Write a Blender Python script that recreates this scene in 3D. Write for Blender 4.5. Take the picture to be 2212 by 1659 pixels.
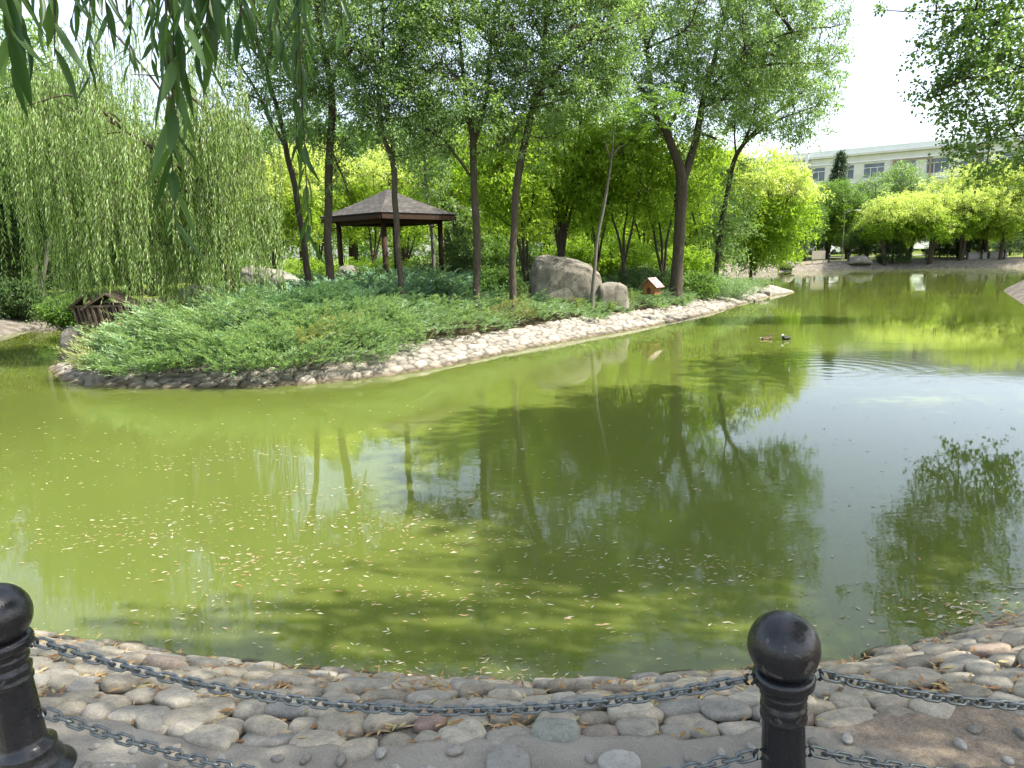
import bpy, math, random
import numpy as np
from mathutils import Matrix, Vector, noise as mnoise

for o in list(bpy.data.objects):
    bpy.data.objects.remove(o, do_unlink=True)
SC = bpy.context.scene
COL = SC.collection
PI = math.pi
rad = math.radians

# ------------------------------------------------------------------ camera
EYE = np.array([0.0, 0.0, 1.95])           # water level is z = 0
PITCH, ROLL, F = rad(10.36), rad(1.3), 1535.0
cam_d = bpy.data.cameras.new('camera')
cam_d.sensor_width = 36.0
cam_d.lens = 36.0 * F / 2212.0
cam_d.clip_start, cam_d.clip_end = 0.05, 3000.0
cam = bpy.data.objects.new('camera', cam_d)
COL.objects.link(cam)
CM = Matrix.Rotation(PI / 2 - PITCH, 3, 'X') @ Matrix.Rotation(-ROLL, 3, 'Z')
cam.matrix_world = Matrix.Translation(EYE) @ CM.to_4x4()
SC.camera = cam
CMn = np.array(CM)

# ------------------------------------------------------------------ light
SUN_EL, SUN_AZ = rad(54), rad(101)         # azimuth clockwise from +Y (the view direction)
w = bpy.data.worlds.new('World')
SC.world = w
w.use_nodes = True
wn = w.node_tree
wn.nodes.clear()
sky = wn.nodes.new('ShaderNodeTexSky')
sky.sky_type = 'NISHITA'
sky.sun_disc = False
sky.sun_elevation = SUN_EL
sky.sun_rotation = SUN_AZ
sky.air_density = 1.0
sky.dust_density = 2.0
sky.ozone_density = 1.0
bg = wn.nodes.new('ShaderNodeBackground')
bg.inputs['Strength'].default_value = 0.145
wo = wn.nodes.new('ShaderNodeOutputWorld')
hsv = wn.nodes.new('ShaderNodeHueSaturation')    # thin summer haze: paler blue
hsv.inputs['Saturation'].default_value = 0.62
hsv.inputs['Value'].default_value = 1.3
wn.links.new(sky.outputs[0], hsv.inputs['Color'])
wn.links.new(hsv.outputs[0], bg.inputs[0])
wn.links.new(bg.outputs[0], wo.inputs[0])
sun_d = bpy.data.lights.new('sun', 'SUN')
sun_d.energy = 5.0
sun_d.angle = rad(0.53)
sun_d.color = (1.0, 0.95, 0.86)
sun = bpy.data.objects.new('sun', sun_d)
COL.objects.link(sun)
SUNV = Vector((math.sin(SUN_AZ) * math.cos(SUN_EL), math.cos(SUN_AZ) * math.cos(SUN_EL), math.sin(SUN_EL)))
sun.rotation_euler = SUNV.to_track_quat('Z', 'Y').to_euler()
sun.location = (20, -10, 40)
vs = SC.view_settings
vs.view_transform = 'Standard'
vs.look = 'None'
vs.exposure = 1.25
vs.gamma = 1.0
SC.render.engine = 'CYCLES'
SC.cycles.max_bounces = 8
SC.cycles.diffuse_bounces = 4
SC.cycles.glossy_bounces = 3
SC.cycles.transmission_bounces = 4
SC.cycles.caustics_reflective = False
SC.cycles.caustics_refractive = False
SC.cycles.use_denoising = True

# ------------------------------------------------------------------ helpers
def ray(px, py):
    d = CMn @ np.array([(px - 1106.0) / F, (829.5 - py) / F, -1.0])
    return d
def P(px, py, Y):                          # the point of a sight line at forward distance Y
    d = ray(px, py)
    return EYE + d * (Y / d[1])
def G(px, py, z=0.0):                      # the point of a sight line at height z
    d = ray(px, py)
    return EYE + d * ((z - EYE[2]) / d[2])
def project(V):
    c = (np.asarray(V) - EYE) @ CMn
    dz = np.where(-c[:, 2] > 1e-3, -c[:, 2], 1e-3)
    return 1106 + F * c[:, 0] / dz, 829.5 - F * c[:, 1] / dz, -c[:, 2]
def inframe(V, m=40):
    x, y, z = project(V)
    return (z > 0.05) & (x > -m) & (x < 2212 + m) & (y > -m) & (y < 1659 + m)
def nrm(a):
    a = np.asarray(a, float)
    return a / np.maximum(np.linalg.norm(a, axis=-1, keepdims=True), 1e-9)

class MB:
    """collects vertices and faces, then links them as one mesh object"""
    def __init__(s):
        s.V, s.F, s.M, s.S, s.n, s.C = [], [], [], [], 0, []
    def add(s, V, Fc, mat=0, smooth=False, col=None):
        V = np.asarray(V, float).reshape(-1, 3)
        if isinstance(Fc, np.ndarray):
            Fl = [Fc]
        else:
            by = {}
            for f in Fc:
                by.setdefault(len(f), []).append(f)
            Fl = [np.array(v, int) for v in by.values()]
        for f in Fl:
            if len(f) == 0:
                continue
            s.F.append(f + s.n)
            s.M.append(np.full(len(f), mat, int) if np.isscalar(mat) else np.asarray(mat, int))
            s.S.append(np.full(len(f), smooth, bool))
        s.V.append(V)
        s.C.append(np.ones((len(V), 3)) if col is None else np.asarray(col, float))
        s.n += len(V)
        return s
    def mesh(s, name, mats, origin=(0, 0, 0), color=False):
        me = bpy.data.meshes.new(name)
        V = np.concatenate(s.V) - np.asarray(origin, float)
        me.vertices.add(len(V))
        me.vertices.foreach_set('co', V.astype(np.float32).ravel())
        loops = np.concatenate([f.ravel() for f in s.F]).astype(np.int32)
        tot = np.concatenate([np.full(len(f), f.shape[1], np.int32) for f in s.F])
        start = np.concatenate([[0], np.cumsum(tot)[:-1]]).astype(np.int32)
        me.loops.add(len(loops))
        me.loops.foreach_set('vertex_index', loops)
        me.polygons.add(len(tot))
        me.polygons.foreach_set('loop_start', start)
        me.polygons.foreach_set('loop_total', tot)
        me.polygons.foreach_set('material_index', np.concatenate(s.M).astype(np.int32))
        me.polygons.foreach_set('use_smooth', np.concatenate(s.S))
        for m in (mats if isinstance(mats, (list, tuple)) else [mats]):
            me.materials.append(m)
        if color:
            C = np.concatenate(s.C)
            a = me.color_attributes.new('tone', 'FLOAT_COLOR', 'POINT')
            a.data.foreach_set('color', np.concatenate([C, np.ones((len(C), 1))], 1).astype(np.float32).ravel())
        me.update(calc_edges=True)
        me.validate()
        return me
    def build(s, name, mats, parent=None, origin=None, color=False):
        org = np.zeros(3)
        if parent is not None:
            p = parent
            while p is not None:
                org = org + np.array(p.location)
                p = p.parent
        elif origin is not None:
            org = np.asarray(origin, float)
        o = bpy.data.objects.new(name, s.mesh(name, mats, org, color))
        COL.objects.link(o)
        if parent is not None:
            o.parent = parent
        elif origin is not None:
            o.location = org
        return o

def thing(name, loc, label, cat, group=None):
    o = bpy.data.objects.new(name, None)
    COL.objects.link(o)
    o.location = loc
    o.empty_display_size = 0.2
    return tag(o, label, cat, group)
def tag(o, label, cat, group=None):
    o['label'] = label
    o['category'] = cat
    if group:
        o['group'] = group
    return o
def structure(o):
    o['kind'] = 'structure'
    return o
def stuff(o, label, cat):
    o['kind'] = 'stuff'
    return tag(o, label, cat)
def dup(root, loc, rotz=0.0, scale=1.0, label=None, group=None):
    r = root.copy()
    COL.objects.link(r)
    r.location = loc
    r.rotation_euler = (0, 0, rotz)
    r.scale = (scale,) * 3 if np.isscalar(scale) else scale
    if label:
        r['label'] = label
    if group:
        r['group'] = group
    for ch in list(root.children):
        c = ch.copy()
        COL.objects.link(c)
        c.parent = r
        for g in ch.children:
            d = g.copy()
            COL.objects.link(d)
            d.parent = c
    return r

def tube(pts, rr, n=6, cap=True):
    pts = np.asarray(pts, float)
    rr = np.broadcast_to(np.asarray(rr, float), (len(pts),))
    T = nrm(np.gradient(pts, axis=0))
    ref = np.array([1.0, 0, 0]) if abs(T[:, 0]).mean() < 0.7 else np.array([0, 1.0, 0])
    A = nrm(np.cross(T, ref))
    B = np.cross(T, A)
    a = np.arange(n) * 2 * PI / n
    V = pts[:, None] + rr[:, None, None] * (np.cos(a)[None, :, None] * A[:, None] + np.sin(a)[None, :, None] * B[:, None])
    V = V.reshape(-1, 3)
    k = len(pts)
    i, j = np.meshgrid(np.arange(k - 1), np.arange(n), indexing='ij')
    j2 = (j + 1) % n
    Fq = np.stack([i * n + j, i * n + j2, (i + 1) * n + j2, (i + 1) * n + j], -1).reshape(-1, 4)
    Fl = [Fq]
    return V, Fq
def add_tube(mb, pts, rr, n=6, mat=0, smooth=True, caps=False):
    V, Fq = tube(pts, rr, n)
    b = mb.n
    mb.add(V, Fq, mat, smooth)
    if caps:
        k = len(pts)
        for base in (0, (k - 1) * n):
            mb.F.append(np.array([[b + base + q for q in range(n)]]))
            mb.M.append(np.array([mat])); mb.S.append(np.array([False]))
def spline(pts, n):
    """Catmull-Rom through points, n samples per span"""
    p = np.asarray(pts, float)
    q = np.vstack([2 * p[0] - p[1], p, 2 * p[-1] - p[-2]])
    out = []
    for i in range(1, len(q) - 2):
        t = np.linspace(0, 1, n, endpoint=False)[:, None]
        a, b, c, d = q[i - 1], q[i], q[i + 1], q[i + 2]
        out.append(0.5 * (2 * b + (c - a) * t + (2 * a - 5 * b + 4 * c - d) * t ** 2 + (3 * b - a - 3 * c + d) * t ** 3))
    out.append(p[-1:])
    return np.vstack(out)
def box(mb, c, s, rot=None, mat=0):
    x, y, z = np.asarray(s, float) / 2
    V = np.array([[-x, -y, -z], [x, -y, -z], [x, y, -z], [-x, y, -z], [-x, -y, z], [x, -y, z], [x, y, z], [-x, y, z]])
    if rot is not None:
        V = V @ np.asarray(rot).T
    Fq = np.array([[0, 3, 2, 1], [4, 5, 6, 7], [0, 1, 5, 4], [1, 2, 6, 5], [2, 3, 7, 6], [3, 0, 4, 7]])
    mb.add(V + np.asarray(c, float), Fq, mat)
def rotz(a):
    return np.array([[math.cos(a), -math.sin(a), 0], [math.sin(a), math.cos(a), 0], [0, 0, 1]])
def frame_of(T, up=(0, 0, 1)):
    x = nrm(np.asarray(T, float))
    y = nrm(np.cross(up, x))
    return np.stack([x, y, np.cross(x, y)], 1)
def lathe(mb, prof, n=32, c=(0, 0, 0), mat=0, M=None, flute=None):
    prof = np.asarray(prof, float)
    a = np.arange(n) * 2 * PI / n
    r = prof[:, 0][:, None] * np.ones(n)[None]
    if flute is not None:
        r = r * flute(prof[:, 1][:, None], a[None])
    V = np.stack([r * np.cos(a), r * np.sin(a), prof[:, 1][:, None] * np.ones(n)[None]], -1).reshape(-1, 3)
    if M is not None:
        V = V @ np.asarray(M).T
    k = len(prof)
    i, j = np.meshgrid(np.arange(k - 1), np.arange(n), indexing='ij')
    j2 = (j + 1) % n
    Fq = np.stack([i * n + j, i * n + j2, (i + 1) * n + j2, (i + 1) * n + j], -1).reshape(-1, 4)
    mb.add(V + np.asarray(c, float), Fq, mat, True)
_ico = {}
def ico(sub):
    if sub not in _ico:
        import bmesh
        bm = bmesh.new()
        bmesh.ops.create_icosphere(bm, subdivisions=sub, radius=1.0)
        bm.verts.ensure_lookup_table()
        _ico[sub] = (np.array([v.co[:] for v in bm.verts]), np.array([[v.index for v in f.verts] for f in bm.faces]))
        bm.free()
    return _ico[sub]
def sn(V, f=1.0, seed=0.0):
    """cheap smooth noise from sums of sines, about -1..1"""
    x, y, z = (np.asarray(V, float) * f).T
    s = seed * 1.7
    return (np.sin(1.7 * x + 2.1 * y + 0.6 * z + s) + np.sin(-1.3 * x + 0.9 * y + 2.3 * z + 2.1 * s + 1.3)
            + np.sin(0.8 * x - 2.4 * y + 1.5 * z + 0.7 * s + 4.0) + 0.6 * np.sin(3.1 * x + 2.7 * y - 2.9 * z + s)
            + 0.6 * np.sin(-3.9 * x + 3.3 * y + 2.2 * z + 3 * s)) / 3.2
def pn(V, f=1.0, seed=0.0, octv=4):
    off = Vector((seed * 13.1, seed * 7.7, seed * 3.3))
    return np.array([mnoise.fractal(Vector(v) * f + off, 1.0, 2.0, octv) for v in V])

# ------------------------------------------------------------------ materials
def new_mat(name):
    m = bpy.data.materials.new(name)
    m.use_nodes = True
    nt = m.node_tree
    nt.nodes.clear()
    out = nt.nodes.new('ShaderNodeOutputMaterial')
    return m, nt, out
def N(nt, kind, **kw):
    n = nt.nodes.new(kind)
    for k, v in kw.items():
        setattr(n, k, v)
    return n
def L(nt, a, b):
    nt.links.new(a, b)
def ramp(nt, fac, stops, interp='LINEAR'):
    r = N(nt, 'ShaderNodeValToRGB')
    r.color_ramp.interpolation = interp
    e = r.color_ramp.elements
    while len(e) < len(stops):
        e.new(0.5)
    for k, (p, c) in enumerate(stops):
        e[k].position = p
        e[k].color = (*c, 1) if len(c) == 3 else c
    L(nt, fac, r.inputs[0])
    return r.outputs[0]
def noise(nt, scale, detail=5, rough=0.6, vec=None, dist=0.0):
    n = N(nt, 'ShaderNodeTexNoise')
    n.inputs['Scale'].default_value = scale
    n.inputs['Detail'].default_value = detail
    n.inputs['Roughness'].default_value = rough
    n.inputs['Distortion'].default_value = dist
    if vec is not None:
        L(nt, vec, n.inputs['Vector'])
    return n.outputs['Fac']
def mapping(nt, scale, kind='Object', rot=(0, 0, 0)):
    tc = N(nt, 'ShaderNodeTexCoord')
    mp = N(nt, 'ShaderNodeMapping')
    mp.inputs['Scale'].default_value = scale
    mp.inputs['Rotation'].default_value = rot
    L(nt, tc.outputs[kind], mp.inputs[0])
    return mp.outputs[0]
def bump(nt, h, strength, dist):
    b = N(nt, 'ShaderNodeBump')
    b.inputs['Strength'].default_value = strength
    b.inputs['Distance'].default_value = dist
    L(nt, h, b.inputs['Height'])
    return b.outputs[0]
def mix(nt, f, a, b, kind='MIX'):
    m = N(nt, 'ShaderNodeMix', data_type='RGBA', blend_type=kind)
    for s, v in ((m.inputs[0], f), (m.inputs[6], a), (m.inputs[7], b)):
        if hasattr(v, 'is_output') or isinstance(v, bpy.types.NodeSocket):
            L(nt, v, s)
        else:
            s.default_value = v if np.isscalar(v) else (*v, 1)
    return m.outputs[2]
def math_n(nt, op, a, b=None, c=None, clamp=False):
    m = N(nt, 'ShaderNodeMath', operation=op, use_clamp=clamp)
    for s, v in zip(m.inputs, (a, b, c)):
        if v is None:
            continue
        if isinstance(v, bpy.types.NodeSocket):
            L(nt, v, s)
        else:
            s.default_value = v
    return m.outputs[0]
def pbsdf(nt, out, col, rough=0.8, spec=0.3, normal=None, metal=0.0):
    p = N(nt, 'ShaderNodeBsdfPrincipled')
    for s, v in ((p.inputs['Base Color'], col), (p.inputs['Roughness'], rough), (p.inputs['Specular IOR Level'], spec), (p.inputs['Metallic'], metal)):
        if isinstance(v, bpy.types.NodeSocket):
            L(nt, v, s)
        else:
            s.default_value = v if np.isscalar(v) else (*v, 1)
    if normal is not None:
        L(nt, normal, p.inputs['Normal'])
    if out is not None:
        L(nt, p.outputs[0], out.inputs[0])
    return p
def leaf_mat(name, stops, transl=0.4, tcol=1.25, rough=0.45, spec=0.35):
    m, nt, out = new_mat(name)
    g = N(nt, 'ShaderNodeNewGeometry')
    c = ramp(nt, g.outputs['Random Per Island'], stops)
    p = pbsdf(nt, None, c, rough, spec)
    t = N(nt, 'ShaderNodeBsdfTranslucent')
    tc = mix(nt, 1.0, c, (tcol * 1.1, tcol * 1.15, tcol * 0.55), 'MULTIPLY')
    L(nt, tc, t.inputs[0])
    ms = N(nt, 'ShaderNodeMixShader')
    ms.inputs[0].default_value = transl
    L(nt, p.outputs[0], ms.inputs[1])
    L(nt, t.outputs[0], ms.inputs[2])
    L(nt, ms.outputs[0], out.inputs[0])
    return m
def bark_mat(name, dark, light, scale=(14, 14, 2.2), bs=0.6):
    m, nt, out = new_mat(name)
    v = mapping(nt, scale)
    f = noise(nt, 2.0, 6, 0.65, v, 0.6)
    f2 = noise(nt, 1.2, 3, 0.5, mapping(nt, (1, 1, 1)))
    c = ramp(nt, f, [(0.3, dark), (0.72, light)])
    c = mix(nt, math_n(nt, 'MULTIPLY', f2, 0.5), c, tuple(0.5 * (a + b) * 1.15 for a, b in zip(dark, light)))
    pbsdf(nt, out, c, 0.9, 0.15, bump(nt, f, bs, 0.03))
    return m
def plain(name, col, rough=0.6, spec=0.4, metal=0.0, var=0.15, scale=20.0, bs=0.1):
    m, nt, out = new_mat(name)
    f = noise(nt, scale, 5, 0.6, mapping(nt, (1, 1, 1)))
    c = ramp(nt, f, [(0.25, tuple(x * (1 - var) for x in col)), (0.75, tuple(min(1, x * (1 + var)) for x in col))])
    pbsdf(nt, out, c, rough, spec, bump(nt, f, bs, 0.01), metal)
    return m

M = {}
M['elm'] = leaf_mat('elm_leaf', [(0, (0.085, 0.150, 0.048)), (0.5, (0.170, 0.265, 0.092)), (1, (0.30, 0.41, 0.19))], 0.48, rough=0.38, spec=0.5)
M['willow'] = leaf_mat('willow_leaf', [(0, (0.16, 0.255, 0.070)), (0.6, (0.29, 0.41, 0.140)), (1, (0.42, 0.52, 0.25))], 0.5, rough=0.4, spec=0.45)
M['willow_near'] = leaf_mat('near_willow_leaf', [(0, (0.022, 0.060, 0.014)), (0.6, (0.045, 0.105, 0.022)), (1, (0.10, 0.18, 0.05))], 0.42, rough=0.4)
M['poplar'] = leaf_mat('poplar_leaf', [(0, (0.075, 0.140, 0.045)), (0.6, (0.145, 0.235, 0.075)), (1, (0.26, 0.35, 0.135))], 0.5, rough=0.35, spec=0.5)
M['gold'] = leaf_mat('golden_leaf', [(0, (0.16, 0.26, 0.022)), (0.6, (0.26, 0.37, 0.040)), (1, (0.38, 0.47, 0.09))], 0.52)
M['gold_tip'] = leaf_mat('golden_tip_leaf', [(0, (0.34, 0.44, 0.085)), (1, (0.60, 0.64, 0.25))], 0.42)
M['lime'] = leaf_mat('lime_leaf', [(0, (0.125, 0.220, 0.018)), (0.6, (0.24, 0.36, 0.032)), (1, (0.37, 0.48, 0.08))], 0.58)
M['mid'] = leaf_mat('mid_leaf', [(0, (0.07, 0.135, 0.030)), (0.6, (0.13, 0.225, 0.048)), (1, (0.21, 0.325, 0.085))], 0.48)
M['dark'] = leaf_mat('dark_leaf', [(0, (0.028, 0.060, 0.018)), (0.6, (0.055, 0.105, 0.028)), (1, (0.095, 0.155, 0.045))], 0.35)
M['bluegreen'] = leaf_mat('blue_green_leaf', [(0, (0.035, 0.065, 0.035)), (1, (0.085, 0.13, 0.065))], 0.25)
M['juniper'] = leaf_mat('juniper_spray', [(0, (0.120, 0.210, 0.105)), (0.45, (0.205, 0.315, 0.160)), (0.85, (0.30, 0.42, 0.225)), (1, (0.37, 0.40, 0.20))], 0.36, 1.1, 0.6, 0.2)
M['juniper_dry'] = leaf_mat('dry_juniper_spray', [(0, (0.17, 0.20, 0.08)), (0.5, (0.26, 0.32, 0.13)), (0.8, (0.34, 0.34, 0.17)), (1, (0.36, 0.27, 0.17))], 0.35, 1.1, 0.7, 0.15)
M['juniper_blue'] = leaf_mat('blue_juniper_spray', [(0, (0.085, 0.165, 0.095)), (0.6, (0.145, 0.255, 0.145)), (1, (0.22, 0.33, 0.19))], 0.3, 1.1, 0.6, 0.2)
M['ailanthus'] = leaf_mat('frond_leaf', [(0, (0.07, 0.14, 0.03)), (1, (0.17, 0.26, 0.07))], 0.4)
M['weed'] = leaf_mat('weed_leaf', [(0, (0.13, 0.20, 0.04)), (1, (0.26, 0.33, 0.09))], 0.4)
M['bark'] = bark_mat('elm_bark', (0.030, 0.024, 0.018), (0.115, 0.094, 0.072))
M['bark_dark'] = bark_mat('dark_bark', (0.022, 0.017, 0.013), (0.085, 0.068, 0.05))
M['bark_pale'] = bark_mat('pale_bark', (0.085, 0.078, 0.062), (0.175, 0.163, 0.135), bs=0.25)
M['twig'] = plain('twig_bark', (0.16, 0.17, 0.05), 0.7, 0.2)

# water: algae-green, lit inside, mirror on top
def water_mat():
    m, nt, out = new_mat('green_pond_water')
    tc = N(nt, 'ShaderNodeTexCoord')
    big = noise(nt, 0.16, 3, 0.5, tc.outputs['Object'])
    c = ramp(nt, big, [(0.3, (0.088, 0.112, 0.021)), (0.7, (0.108, 0.133, 0.027))])
    v1 = mapping(nt, (1.0, 1.0, 1.0))
    n1 = noise(nt, 1.1, 3, 0.5, mapping(nt, (0.8, 1.6, 1)), 0.5)
    n2 = noise(nt, 9.0, 3, 0.55, mapping(nt, (0.7, 1.5, 1)), 0.3)
    # calm and stirred patches
    ps = noise(nt, 0.22, 2, 0.5, tc.outputs['Object'])
    patch = ramp(nt, ps, [(0.42, (0.12,) * 3), (0.68, (1.0,) * 3)])
    # rings spreading from where something touched the surface
    def rings(cx, cy, r0, r1, wl):
        mp = N(nt, 'ShaderNodeMapping')
        mp.inputs['Location'].default_value = (-cx, -cy, 0)
        L(nt, tc.outputs['Object'], mp.inputs[0])
        ln = N(nt, 'ShaderNodeVectorMath', operation='LENGTH')
        L(nt, mp.outputs[0], ln.inputs[0])
        d = ln.outputs['Value']
        s = math_n(nt, 'SINE', math_n(nt, 'MULTIPLY', d, 2 * PI / wl))
        fall = N(nt, 'ShaderNodeMapRange')
        fall.inputs['From Min'].default_value = r1
        fall.inputs['From Max'].default_value = r0
        L(nt, d, fall.inputs['Value'])
        return math_n(nt, 'MULTIPLY', s, fall.outputs[0])
    r_a = rings(RING_A[0], RING_A[1], 0.2, 2.6, 0.30)
    r_b = rings(RING_B[0], RING_B[1], 0.1, 2.2, 0.20)
    h = math_n(nt, 'MULTIPLY', math_n(nt, 'MULTIPLY_ADD', n2, 0.022, math_n(nt, 'MULTIPLY', n1, 0.055)), patch)
    h = math_n(nt, 'MULTIPLY_ADD', r_a, 0.0075, h)
    h = math_n(nt, 'MULTIPLY_ADD', r_b, 0.004, h)
    nb = bump(nt, h, 1.0, 0.05)
    p = pbsdf(nt, out, c, 0.015, 0.5, nb)
    p.inputs['IOR'].default_value = 1.34
    p.inputs['Subsurface Weight'].default_value = 1.0
    p.inputs['Subsurface Radius'].default_value = (0.9, 1.0, 0.25)
    p.inputs['Subsurface Scale'].default_value = 0.5
    return m
RING_A = G(1790, 800)
RING_B = G(1090, 985)
M['water'] = water_mat()

def stone_mat(name, stops, scale=30, wet=None, sp=0.25, rough=0.85):
    m, nt, out = new_mat(name)
    g = N(nt, 'ShaderNodeNewGeometry')
    c = ramp(nt, g.outputs['Random Per Island'], stops)
    tc = N(nt, 'ShaderNodeTexCoord')
    f = noise(nt, scale, 6, 0.65, tc.outputs['Object'])
    f2 = noise(nt, scale * 6, 3, 0.7, tc.outputs['Object'])
    c = mix(nt, 0.75, c, ramp(nt, f, [(0.25, (0.45, 0.45, 0.45)), (0.5, (0.9, 0.9, 0.9)), (0.75, (1.3, 1.27, 1.2))]), 'MULTIPLY')
    c = mix(nt, 0.7, c, ramp(nt, f2, [(0.3, (0.6, 0.6, 0.6)), (0.7, (1.25, 1.25, 1.25))]), 'MULTIPLY')
    r = rough
    if wet is not None:
        sx = N(nt, 'ShaderNodeSeparateXYZ')
        L(nt, g.outputs['Position'], sx.inputs[0])
        zz = math_n(nt, 'MULTIPLY_ADD', f, 0.05, sx.outputs[2])
        mr = N(nt, 'ShaderNodeMapRange')
        mr.inputs['From Min'].default_value = wet
        mr.inputs['From Max'].default_value = wet + 0.035
        L(nt, zz, mr.inputs['Value'])
        wcol = mix(nt, 1.0, c, (0.26, 0.25, 0.18), 'MULTIPLY')
        c = mix(nt, mr.outputs[0], wcol, c)
        r = math_n(nt, 'MULTIPLY_ADD', mr.outputs[0], rough - 0.3, 0.3)
    b = math_n(nt, 'MULTIPLY_ADD', f2, 0.35, f)
    pbsdf(nt, out, c, r, sp, bump(nt, b, 0.35, 0.012))
    return m
M['cobble'] = stone_mat('river_cobble', [(0, (0.25, 0.222, 0.165)), (0.25, (0.345, 0.306, 0.23)), (0.45, (0.28, 0.26, 0.21)), (0.6, (0.385, 0.337, 0.248)), (0.78, (0.255, 0.245, 0.212)), (0.95, (0.43, 0.385, 0.295)), (0.97, (0.25, 0.175, 0.14)), (1, (0.265, 0.27, 0.22))], 22, wet=0.095)
M['pebble'] = stone_mat('set_pebble', [(0, (0.19, 0.17, 0.14)), (0.5, (0.30, 0.28, 0.24)), (0.8, (0.36, 0.34, 0.30)), (1, (0.45, 0.42, 0.36))], 60)

def ground_mat(name, c1, c2, c3, scale=2.0, bs=0.4, bd=0.02):
    m, nt, out = new_mat(name)
    v = mapping(nt, (1, 1, 1))
    f = noise(nt, scale, 8, 0.62, v)
    g = noise(nt, scale * 18, 4, 0.65, v)
    c = ramp(nt, f, [(0.3, c1), (0.5, c2), (0.72, c3)])
    c = mix(nt, 0.5, c, ramp(nt, g, [(0.3, (0.6, 0.6, 0.6)), (0.7, (1.3, 1.3, 1.3))]), 'MULTIPLY')
    pbsdf(nt, out, c, 0.95, 0.1, bump(nt, math_n(nt, 'MULTIPLY_ADD', f, 2.0, g), bs, bd))
    return m
M['mortar'] = ground_mat('cobble_bed', (0.13, 0.115, 0.09), (0.21, 0.185, 0.15), (0.28, 0.25, 0.20), 6, 0.7, 0.02)
M['soil'] = ground_mat('soil', (0.05, 0.04, 0.025), (0.09, 0.07, 0.045), (0.13, 0.10, 0.065), 1.5)
M['island_soil'] = ground_mat('shaded_juniper_litter', (0.022, 0.024, 0.012), (0.045, 0.040, 0.022), (0.085, 0.065, 0.038), 3)  # soil and litter, darkened in colour for the shade under the juniper
M['lawn'] = ground_mat('lawn', (0.075, 0.12, 0.02), (0.13, 0.18, 0.035), (0.24, 0.24, 0.08), 0.5, 0.6, 0.05)
M['sand'] = ground_mat('bank_sand', (0.26, 0.21, 0.15), (0.36, 0.30, 0.22), (0.46, 0.40, 0.31), 0.9)
def path_mat():
    m, nt, out = new_mat('pebbled_concrete')
    v = mapping(nt, (1, 1, 1))
    f = noise(nt, 2.2, 8, 0.62, v)
    g = noise(nt, 55, 4, 0.7, v)
    h = noise(nt, 220, 2, 0.7, v)
    c = ramp(nt, f, [(0.3, (0.20, 0.18, 0.145)), (0.5, (0.26, 0.237, 0.192)), (0.72, (0.33, 0.305, 0.25))])
    # bare earth where the surface has broken away, right of the chain
    sx = N(nt, 'ShaderNodeSeparateXYZ')
    tc = N(nt, 'ShaderNodeTexCoord')
    L(nt, tc.outputs['Object'], sx.inputs[0])
    e = math_n(nt, 'ADD', sx.outputs[0], math_n(nt, 'MULTIPLY', f, 1.6))
    er = ramp(nt, math_n(nt, 'SUBTRACT', e, 1.75), [(0.10, (0, 0, 0)), (0.22, (1, 1, 1))])
    c = mix(nt, er, c, ramp(nt, g, [(0.3, (0.17, 0.135, 0.095)), (0.7, (0.29, 0.235, 0.175))]))
    c = mix(nt, 0.6, c, ramp(nt, h, [(0.3, (0.6, 0.6, 0.6)), (0.7, (1.35, 1.35, 1.35))]), 'MULTIPLY')
    pbsdf(nt, out, c, 0.93, 0.15, bump(nt, math_n(nt, 'MULTIPLY_ADD', f, 3.0, g), 0.5, 0.012))
    return m
M['path'] = path_mat()
def tone_mat(name, base, rough=0.9, scale=14, bs=0.4):
    m, nt, out = new_mat(name)
    a = N(nt, 'ShaderNodeVertexColor', layer_name='tone')
    f = noise(nt, scale, 6, 0.65, mapping(nt, (1, 1, 1)))
    c = mix(nt, 1.0, a.outputs[0], base, 'MULTIPLY')
    c = mix(nt, 0.6, c, ramp(nt, f, [(0.3, (0.65, 0.64, 0.6)), (0.7, (1.2, 1.2, 1.2))]), 'MULTIPLY')
    pbsdf(nt, out, c, rough, 0.2, bump(nt, f, bs, 0.02))
    return m
M['paving'] = tone_mat('pale_bank_stone', (0.275, 0.25, 0.21))
M['rock'] = None
def rock_mat(name, base, stain, pale):
    m, nt, out = new_mat(name)
    v = mapping(nt, (1, 1, 1))
    vs_ = mapping(nt, (7, 7, 1.1))
    f = noise(nt, 2.6, 8, 0.68, v, 0.4)
    s = noise(nt, 1.0, 4, 0.6, vs_)
    g = noise(nt, 40, 4, 0.7, v)
    c = ramp(nt, f, [(0.28, stain), (0.48, base), (0.75, pale)])
    c = mix(nt, ramp(nt, s, [(0.56, (0, 0, 0)), (0.72, (0.75, 0.75, 0.75))]), c, stain)
    c = mix(nt, 0.4, c, ramp(nt, g, [(0.3, (0.6, 0.6, 0.6)), (0.7, (1.25, 1.25, 1.25))]), 'MULTIPLY')
    pbsdf(nt, out, c, 0.9, 0.2, bump(nt, math_n(nt, 'MULTIPLY_ADD', f, 2.5, g), 0.6, 0.05))
    return m
M['rock'] = rock_mat('grey_boulder', (0.215, 0.195, 0.155), (0.055, 0.048, 0.038), (0.33, 0.30, 0.245))
M['rock_pale'] = rock_mat('pale_boulder', (0.225, 0.208, 0.175), (0.105, 0.094, 0.075), (0.32, 0.30, 0.26))
M['rock_tan'] = rock_mat('tan_boulder', (0.30, 0.20, 0.12), (0.14, 0.09, 0.055), (0.42, 0.33, 0.24))
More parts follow.
